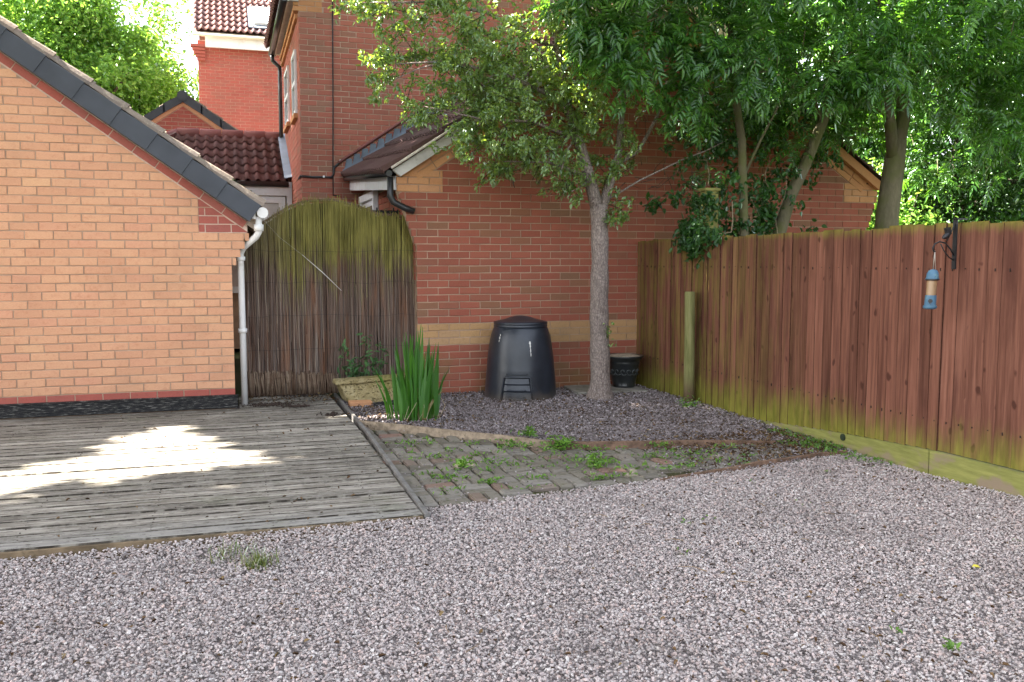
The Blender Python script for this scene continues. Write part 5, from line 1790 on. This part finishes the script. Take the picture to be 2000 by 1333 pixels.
ln_ = thing('ash_tree', 'leaning pale ash trunk behind the fence slanting up to the right', 'tree', (5.1, 8.25, 0))
limbs(ln_, [(4.92, 8.25, -.1), (5.2, 8.22, .9), (5.54, 8.2, 1.6), (5.70, 8.2, 2.1), (5.86, 8.2, 2.4), (6.08, 8.2, 2.9), (6.2, 8.2, 3.6), (6.25, 8.2, 4.6)], [.10, .085, .072, .066, .062, .055, .045, .03],
      [([(6.05, 8.2, 2.85), (5.8, 8.0, 3.1), (5.5, 7.9, 3.3)], .02, .006)], BARK2, 12)
ash_sprays(ln_, blob(34, (5.35, 8.4, 3.15), (.35, .2, .28)) + blob(22, (6.0, 8.6, 3.1), (.3, .15, .22)) + cloud(70, 5.2, 6.6, 8.0, 9.0, 3.5, 4.8), LEAF_A, sun_filter)

# ------------------------------------------------------------------ dark climber behind fence
cl = thing('climbing_shrub', 'dark green tangled climber over the fence around the mossy square post', 'shrub', (4.9, 8.2, 0))
lvc = Leaves()
TV, TF = leaf_quads(.062, .042, .2, .2)
for (c_, s_, n) in [((4.55, 8.0, 1.95), (.14, .08, .10), 210), ((4.50, 7.9, 1.66), (.10, .06, .08), 240), ((4.50, 7.78, 1.93), (.06, .03, .06), 110), ((4.33, 7.80, 1.55), (.018, .10, .07), 210), ((4.36, 7.86, 1.68), (.03, .12, .05), 170), ((4.36, 7.45, 1.60), (.03, .12, .045), 130),
                   ((5.05, 8.1, 1.85), (.24, .12, .17), 520), ((5.3, 8.3, 2.1), (.28, .15, .15), 420), ((4.75, 8.2, 2.45), (.25, .15, .16), 300), ((5.2, 8.35, 2.6), (.3, .15, .18), 330), ((5.5, 8.5, 2.9), (.35, .15, .18), 380),
                   ((4.9, 8.4, 2.95), (.3, .15, .14), 260), ((5.75, 8.5, 2.3), (.22, .12, .09), 170), ((6.15, 8.5, 2.45), (.2, .12, .07), 130), ((4.35, 8.4, 2.0), (.10, .08, .07), 80), ((5.35, 8.25, 1.72), (.25, .12, .10), 260), ((6.0, 8.6, 3.05), (.3, .15, .18), 240)]:
    n = int(n * 1.15)
    m = max(5, n // 16)
    Cp = RNG.normal(size=(m, 3)) * np.array(s_) + np.array(c_)
    idx = RNG.integers(0, m, n)
    P = Cp[idx] + RNG.normal(size=(n, 3)) * .035
    P[:, 0] = np.where((P[:, 2] < 1.64) & (P[:, 0] > 4.30) & (P[:, 0] < 4.42), RNG.uniform(4.27, 4.325, n), P[:, 0])
    lvc.add(TV, TF, P, rdirs(n, (-.2, -.4, -.6), .7), rdirs(n, (-.3, -.5, .6), .6), RNG.uniform(.6, 1.2, n))
lvc.build('foliage', LEAF_I, cl)
st_ = MB()
for k in range(13):
    a = (random.uniform(4.5, 5.6), random.uniform(7.9, 8.5), random.uniform(1.2, 2.2))
    st_.tube(wander(a, (a[0] + random.uniform(-.3, .4), a[1] + random.uniform(-.1, .2), a[2] + random.uniform(.3, 1.0)), 6, .07), [.005, .004, .0035, .003, .002, .0015], 5, False)
st_.tube([(4.52, 7.75, 1.68), (4.60, 7.74, 1.66), (4.72, 7.75, 1.68), (4.74, 7.76, 1.80), (4.74, 7.78, 1.98)], [.006] * 5, 5, False)
st_.build('stem', m_plain('pale_stem', (.20, .155, .095), .8, .3, 20), cl)

# ------------------------------------------------------------------ trees further off
def far_tree(name, label, base, trunk_h, c, rad, n, leaf, mat, clumps, cr, filt=None, shell=.55, tr=.18, group=None):
    nl = 0 if name == 'added_shade_tree' else 7
    t_ = thing(name, label, 'tree', base, group)
    b = Vector(base)
    top = Vector(c)
    m1 = MB().tube([b + Vector((0, 0, -.2)), b.lerp(Vector((c[0], c[1], trunk_h)), .6) + Vector((random.uniform(-.1, .1), 0, 0)), Vector((c[0], c[1], trunk_h)), top], [tr, tr * .8, tr * .65, tr * .3], 10, True, 0, .03)
    for k in range(nl):
        a = random.uniform(0, 6.28)
        e = top + Vector((math.cos(a) * rad[0] * .7, math.sin(a) * rad[1] * .7, random.uniform(-.3, .5) * rad[2]))
        m1.tube(wander(Vector((c[0], c[1], trunk_h)).lerp(top, random.uniform(0, .6)), e, 4, .05), [tr * .4, tr * .3, tr * .2, tr * .08], 6, False)
    m1.build('trunk', BARK3, t_)
    crown(t_, mat, c, rad, n, leaf, clumps, cr, filt=filt, shell=shell)
    return t_


far_tree('broadleaf_tree', 'sunlit bright green leafy tree beyond the garage roof', (-4.6, 27, 0), 3.0, (-4.6, 27, 6.9), (3.6, 2.6, 3.8), 52000, .145, LEAF_F, 190, .60, shell=.35, tr=.3)
far_tree('broadleaf_tree', 'dense green tree behind at the upper corner beyond the garage verge', (-10.0, 30, 0), 3.5, (-9.0, 30, 7.5), (4.2, 3, 5.5), 32000, .17, LEAF_F, 150, .70, shell=.35, tr=.3)
far_tree('broadleaf_tree', 'low green tree showing just above the small dark grey gable', (-2.2, 30, 0), 1.5, (-2.3, 30, 5.2), (2.3, 2.0, 3.6), 20000, .15, LEAF_F, 100, .55, shell=.4, tr=.2)
far_tree('bushy_tree', 'dense dark leafy tree behind the fence near the bird bracket', (10.3, 10.2, 0), 1.4, (10.2, 10.2, 3.6), (2.2, 1.7, 3.2), 24000, .095, LEAF_H, 100, .42, shell=.45, tr=.12)
far_tree('bushy_tree', 'leafy green tree behind the big forked ash trunk', (9.9, 12.8, 0), 1.5, (9.9, 12.8, 3.6), (1.9, 1.5, 3.4), 15000, .10, LEAF_H, 80, .42, shell=.45, tr=.12)
far_tree('bushy_tree', 'shady tree behind fence with bright gaps at the far edge', (12.6, 11.5, 0), 1.5, (12.4, 11.4, 3.8), (2.2, 1.8, 3.6), 18000, .10, LEAF_H, 85, .45, shell=.45, tr=.12)
far_tree('bushy_tree', 'light green sunlit bush low behind the fence top', (8.6, 10.6, 0), .8, (8.9, 10.6, 1.9), (1.0, .8, .85), 3000, .085, LEAF_F, 40, .25, shell=.4, tr=.06)
far_tree('bushy_tree', 'tall hedge tree filling the gap right of gable verge', (11.6, 16.5, 0), 1.6, (11.8, 16.5, 4.4), (2.4, 1.8, 3.8), 8000, .13, LEAF_F, 80, .55, shell=.4, tr=.14)
# unseen trees added as sun blockers, crowns cut to leave chosen lit spots
far_tree('added_shade_tree', 'added unseen tree left of the garden casting shade on the gravel', (-7.2, 4.5, 0), 5.5, (-5.2, 5.3, 8.8), (5.0, 4.0, 2.2), 36000, .24, LEAF_S, 190, .62, sun_filter, .15, .3)
far_tree('added_shade_tree', 'added unseen tree left of the garage casting shade on the deck', (-8.6, 11.0, 0), 6.0, (-5.6, 9.8, 8.9), (3.9, 3.4, 2.1), 27000, .24, LEAF_S, 150, .62, sun_filter, .15, .3)
far_tree('added_shade_tree', 'added unseen tree near the viewer shading the front gravel', (-7.0, -1.5, 0), 5.5, (-5.0, 1.3, 8.8), (4.6, 3.4, 2.2), 26000, .24, LEAF_S, 140, .62, sun_filter, .15, .3)
far_tree('added_shade_tree', 'tallest added shade tree, unseen, with crown high over the deck', (-4.4, 4.2, 0), 6.5, (-1.9, 7.2, 9.6), (3.7, 3.4, 2.0), 32000, .24, LEAF_S, 150, .62, sun_filter, .1, .3)
far_tree('added_shade_tree', 'added unseen shade tree with crown high above the gate and porch', (-7.5, 13.6, 0), 8.0, (-2.7, 13.9, 10.3), (4.4, 3.8, 1.9), 26000, .24, LEAF_S, 170, .62, sun_filter, .1, .25)
far_tree('added_shade_tree', 'added unseen shade tree closing a sun gap left of the deck', (-9.2, 6.2, 0), 6.0, (-8.4, 6.7, 8.7), (2.7, 2.6, 1.9), 14000, .24, LEAF_S, 90, .6, sun_filter, .1, .22)
far_tree('added_shade_tree', 'added unseen tree left of the porch shading its tiled roof', (-8.0, 17.5, 0), 4.5, (-5.9, 16.9, 8.9), (3.4, 2.9, 2.1), 17000, .24, LEAF_S, 90, .55, sun_filter, .15, .25)

tl_ = Leaves()
n = 26000
a = RNG.uniform(-.75, 1.75, n); rr = RNG.uniform(42, 54, n)
P = np.stack([np.sin(a) * rr, np.cos(a) * rr, np.zeros(n)], 1)
hh_ = 5.0 + 1.5 * np.sin(a * 9) + 1.2 * np.sin(a * 23 + 1) + .7 * np.sin(a * 51)
hh_ = np.where((a > -.06) & (a < .03), 3.5, hh_)
P[:, 2] = RNG.uniform(0, 1, n) ** .8 * hh_
TV, TF = leaf_quads(.55, .34)
tl_.add(TV, TF, P, rdirs(n, (0, -.2, -.2)), rdirs(n, (0, -.3, .8)), RNG.uniform(.6, 1.3, n))
tag(tl_.build('distant_treeline', LEAF_F, None), 'far band of green trees beyond the houses', None, None, 'stuff')

# ------------------------------------------------------------------ plants at ground level
cr_ = thing('sword_leaved_plant', 'upright clump of bright green sword shaped leaves at edge of gravel bed', 'plant', (1.56, 7.66, 0))
SW = m_leaf('sword_leaf', (0.035, 0.12, 0.012), (0.06, 0.20, 0.02), (0.11, 0.28, 0.035), .38, .2, .4)
STRAW = m_leaf('straw_leaf', (0.20, 0.16, 0.06), (0.30, 0.25, 0.10), (0.38, 0.32, 0.14), .3)
for k in range(78):
    bx, by = random.gauss(1.575, .085), random.gauss(7.67, .06)
    bx = min(1.74, max(1.38, bx))
    if k < 3: bx, by = 1.32 + .02 * k, 7.72
    hgt = random.uniform(.48, .86) * (1 - .22 * abs(bx - 1.57) / .1 * .4)
    if k < 3: hgt = .36 + .06 * k
    lx = (bx - 1.56) * random.uniform(.1, .7) + random.gauss(0, .025); ly = random.gauss(0, .05)
    if k % 11 == 10: hgt *= .55; lx += random.choice((-1, 1)) * .12
    wd = random.uniform(.014, .026)
    ang = random.uniform(-.9, .9)
    ax, ay = math.cos(ang), math.sin(ang)
    pts, f = [], []
    N_ = 9
    for i in range(N_ + 1):
        t = i / N_
        wv = wd * min(1, .35 + t * 2.2) * max(.02, (1 - t ** 3.2))
        c0 = Vector((bx + lx * t * t, by + ly * t * t, .005 + hgt * t))
        pl_ = .006
        pts += [c0 + Vector((-ax * wv, -ay * wv, 0)), c0 + Vector((-ax * wv * .45 + ay * pl_, -ay * wv * .45 - ax * pl_, 0)), c0, c0 + Vector((ax * wv * .45 + ay * pl_, ay * wv * .45 - ax * pl_, 0)), c0 + Vector((ax * wv, ay * wv, 0))]
    for i in range(N_):
        for j in range(4):
            f.append((i * 5 + j, i * 5 + j + 1, i * 5 + 5 + j + 1, i * 5 + 5 + j))
    MB().poly(pts, f, 0, True).build('leaf', STRAW if k % 11 == 10 else SW, cr_)
DRY = m_plain('dry_stalk', (.42, .34, .22), .8, .3, 20)
m1 = MB()
for k in range(22):
    bx, by = random.gauss(1.60, .12), random.gauss(7.64, .07)
    m1.tube([(bx, by, 0), (bx + random.gauss(0, .04), by + random.gauss(0, .03), random.uniform(.06, .2))], [.003, .0015], 4, False)
m1.tube([(1.78, 7.72, .0), (1.83, 7.7, .12), (1.76, 7.7, .25)], [.003, .003, .002], 4, False)
m1.build('dry_stalks', DRY, cr_)

WD = m_leaf('weed_leaf', (0.06, 0.14, 0.02), (0.11, 0.23, 0.03), (0.18, 0.32, 0.05), .35)
WB = m_leaf('blue_weed_leaf', (0.05, 0.12, 0.045), (0.08, 0.18, 0.06), (0.13, 0.25, 0.08), .3)
nw = thing('leafy_weed', 'wild leafy weed with thin stems growing behind the pitted concrete block', 'plant', (1.2, 8.98, .05))
lw = Leaves(); m1 = MB()
TV, TF = leaf_quads(.075, .030, .2, .3)
for (bx, tx, h) in ((1.12, 1.10, .60), (1.16, 1.20, .42), (1.30, 1.33, .66), (1.34, 1.42, .45), (1.26, 1.22, .35), (1.40, 1.50, .55)):
    pts = wander((bx, 8.98, .02), (tx, 8.95, h), 5, .05)
    m1.tube(pts, [.005, .004, .004, .003, .002], 5, False)
    n = 34
    t = RNG.uniform(.25, 1, n)
    P = np.stack([bx + (tx - bx) * t, np.full(n, 8.96), .02 + (h - .02) * t], 1) + RNG.normal(size=(n, 3)) * np.array([.022, .022, .015])
    lw.add(TV, TF, P, rdirs(n, (0, -.3, .0), .8), rdirs(n, (0, -.3, .9), .5), RNG.uniform(.5, 1.15, n))
lw.build('foliage', WB, nw)
m1.build('stem', WB, nw)


def weed(name, label, cat, x, y, r, n, L_, mat, group=None, z=.02):
    t_ = Leaves()
    TV, TF = leaf_quads(L_, L_ * .5, .2, .3)
    d = rdirs(n, (0, 0, .55), .8); d[:, 2] = np.abs(d[:, 2])
    P = np.array([x, y, z]) + np.stack([RNG.normal(0, r * .4, n), RNG.normal(0, r * .4, n), np.abs(RNG.normal(0, r * .35, n))], 1)
    t_.add(TV, TF, P, d, rdirs(n, (0, -.2, 1.0), .5), RNG.uniform(.6, 1.2, n))
    o = t_.build(name, mat, None)
    return tag(o, label, cat, group)


weed('leafy_weed', 'bright green weed sprouting at middle of the timber edging joint', 'weed', 2.35, 6.13, .10, 90, .045, WD)
weed('leafy_weed', 'tallest pale weed in the darker gravel just behind the edging', 'weed', 2.22, 6.55, .09, 60, .045, WD, None, .03)
weed('leafy_weed', 'rounded green weed near front edge of the block paving', 'weed', 2.33, 5.47, .09, 80, .045, WD)
weed('leafy_weed', 'small green weed nearest the deck trim on the block paving', 'weed', 1.49, 5.75, .07, 60, .04, WD)
weed('leafy_weed', 'lone green sprig at the lower right on the gravel', 'weed', 2.41, 2.45, .03, 22, .025, WD)
weed('leafy_weed', 'low weed patch at the foot of the short round post', 'weed', 4.12, 7.45, .12, 70, .035, WD, None, .03)
# ground cover weeds in joints
lw = Leaves()
TV, TF = leaf_quads(.030, .015, .2, .3)
for k in range(120):
    x = random.uniform(1.15, 3.6); y = random.uniform(5.0, 6.7)
    if not (seg_y(FRONT, x) + .05 < y < seg_y(KERB, x) - .03): continue
    j_ = round((y - 4.70) / .1 - .5); y = 4.75 + j_ * .1 + random.gauss(0, .008)
    n = random.randint(6, 24)
    ln = random.uniform(.02, .09)
    P = np.stack([RNG.normal(x, ln, n), RNG.normal(y, .015, n), RNG.uniform(.012, .04, n)], 1)
    d = rdirs(n, (0, 0, .3), .8); d[:, 2] = np.abs(d[:, 2])
    lw.add(TV, TF, P, d, rdirs(n, (0, -.2, 1.0), .5), RNG.uniform(.5, 1.2, n))
for (x0, y0, x1, y1, cnt) in ((4.22, 6.2, 4.30, 5.5, 500), (4.0, 5.75, 4.28, 5.45, 260), (4.1, 5.5, 4.28, 4.9, 150)):
    t = RNG.uniform(0, 1, cnt)
    P = np.stack([x0 + (x1 - x0) * t + RNG.normal(0, .05, cnt), y0 + (y1 - y0) * t + RNG.normal(0, .05, cnt), RNG.uniform(.01, .035, cnt)], 1)
    P = P[P[:, 0] < 4.31]
    d = rdirs(len(P), (0, 0, .3), .8); d[:, 2] = np.abs(d[:, 2])
    lw.add(TV, TF, P, d, rdirs(len(P), (0, -.2, 1.0), .5), RNG.uniform(.5, 1.1, len(P)))
for k in range(9):
    x, y = random.uniform(1.2, 4.2), random.uniform(2.6, 4.9)
    n = random.randint(4, 8)
    P = np.stack([RNG.normal(x, .025, n), RNG.normal(y, .025, n), RNG.uniform(.005, .02, n)], 1)
    lw.add(TV, TF, P, rdirs(n, (0, 0, .5), .6), rdirs(n, (0, -.2, 1.0), .5), RNG.uniform(.4, .9, n))
tag(lw.build('ground_weeds', WD, None), 'low green weeds spreading in joints and at the fence foot', None, None, 'stuff')

gtf = thing('grass_tuft', 'tuft of green and straw grass growing in gravel by the deck edge', 'grass tuft', (.115, 4.16, 0))
GRS = m_leaf('grass_blade', (0.07, 0.11, 0.03), (0.11, 0.16, 0.045), (0.24, 0.23, 0.10), .3)
m1 = MB()
for k in range(190):
    main = random.random() < .72
    bx, by = (random.gauss(.115, .035), random.gauss(4.15, .03)) if main else (random.gauss(-.02, .06), random.gauss(4.33, .05))
    h = random.uniform(.03, .10); a = random.uniform(0, 6.28); sp_ = random.uniform(.01, .07)
    p0 = Vector((bx, by, -.005)); p2 = p0 + Vector((math.cos(a) * sp_, math.sin(a) * sp_, h)); p1 = p0.lerp(p2, .5) + Vector((0, 0, h * .25))
    wv = Vector((-math.sin(a), math.cos(a), 0)) * random.uniform(.0012, .0024)
    m1.poly([p0 - wv, p0 + wv, p1 + wv, p1 - wv, p2], [(0, 1, 2, 3), (3, 2, 4)])
tag(m1.build('blades', GRS, gtf), None, None, None, 'stuff')

# leaf litter, twigs and soil crumbs
LT = m_brick('leaf_litter', [(0, (0.05, 0.03, 0.018)), (.5, (0.10, 0.058, 0.03)), (.85, (0.16, 0.10, 0.05)), (1, (0.24, 0.17, 0.08))], (0.05, 0.03, 0.02), .4)
lt = Leaves()
TV, TF = leaf_quads(.030, .017, .3, .3)


def litter(n, x0, x1, y0, y1, keep, z=.02):
    P = np.stack([RNG.uniform(x0, x1, n), RNG.uniform(y0, y1, n), RNG.uniform(z - .01, z + .012, n)], 1)
    P = P[[bool(keep(a, b)) for a, b, _ in P]]
    m = len(P)
    lt.add(TV, TF, P, rdirs(m, (0, 0, 0), 1.0) * np.array([1, 1, .25]), rdirs(m, (0, 0, 1.6), .5), RNG.uniform(.4, 1.1, m))


litter(3800, 1.08, 4.3, 5.9, 9.05, lambda a, b: bedkeep(a, b) and random.random() < .25 + .75 * max(0, (a - 2.6) / 1.7, 1 - abs(b - 8.6) / .5, 1 - math.hypot(a - 1.5, b - 7.6) / .6), .03)
litter(2600, 2.9, 4.3, 5.2, 6.2, lambda a, b: seg_y(FRONT, a) < b and random.random() < (a - 2.8) / 1.4, .03)
litter(1500, -1.5, 4.3, 2.0, 5.2, lambda a, b: b < seg_y(FRONT, a), .004)
litter(1300, 3.7, 4.4, 2.4, 5.0, lambda a, b: a < FENCE_X(b) - .05 and random.random() < (a - 3.6), .004)
litter(170, -.9, 1.0, 4.7, 9.2, lambda a, b: a > .1 or b < 8.5, .054)
litter(260, .15, 1.0, 8.7, 9.2, lambda a, b: True, .056)
litter(160, 1.05, 1.35, 7.4, 8.5, lambda a, b: True, .02)
tag(lt.build('leaf_litter', LT, None), 'small brown fallen leaves and debris over gravel bed and deck', None, None, 'stuff')
cm = MB()
for k in range(420):
    ch = random.random()
    if ch < .45: x, y, z = random.gauss(.36, .10), random.gauss(8.62, .05), .058
    elif ch < .7: x, y, z = random.gauss(.62, .06), random.gauss(8.45, .03), .058
    elif ch < .85: x, y, z = random.gauss(.75, .16), random.gauss(9.12, .04), .058
    else: x, y, z = random.gauss(.85, .05), random.gauss(7.9, .05), .056
    if x < .1 or x > 1.0 or y > 9.18: continue
    rr = random.uniform(.004, .013)
    cm.lathe([(.0005, rr), (rr, .2 * rr), (.8 * rr, -.4 * rr)], (x, y, z), 5, 0, False)
tag(cm.build('soil_crumbs', SOIL, None), 'dark soil crumbs lying on the far end of the deck', None, None, 'stuff')
m1 = MB()
for k in range(26):
    x, y = random.uniform(.2, 4.2), random.uniform(2.0, 5.0)
    a = random.uniform(0, 6.28); l_ = random.uniform(.04, .14)
    m1.tube([(x, y, .014), (x + math.cos(a) * l_ * .5, y + math.sin(a) * l_ * .5, .02), (x + math.cos(a + .2) * l_, y + math.sin(a + .2) * l_, .014)], [.0022, .002, .001], 4, False)
tag(m1.build('fallen_twigs', m_plain('dry_twig', (.22, .15, .09), .9, .3, 20), None), 'thin dry twigs fallen on the front gravel', None, None, 'stuff')
TVy, TFy = leaf_quads(.045, .024, .3, .3)
yl = Leaves(); yl.add(TVy, TFy, np.array([[3.18, 3.13, .015]]), np.array([[.8, -.3, .1]]), np.array([[0, -.3, 1.0]]), np.array([1.0]))
tag(yl.build('fallen_leaf', m_leaf('yellow_leaf', (.55, .48, .04), (.6, .52, .05), (.65, .55, .08), .2), None), 'single bright yellow fallen leaf on gravel near the fence', 'leaf')
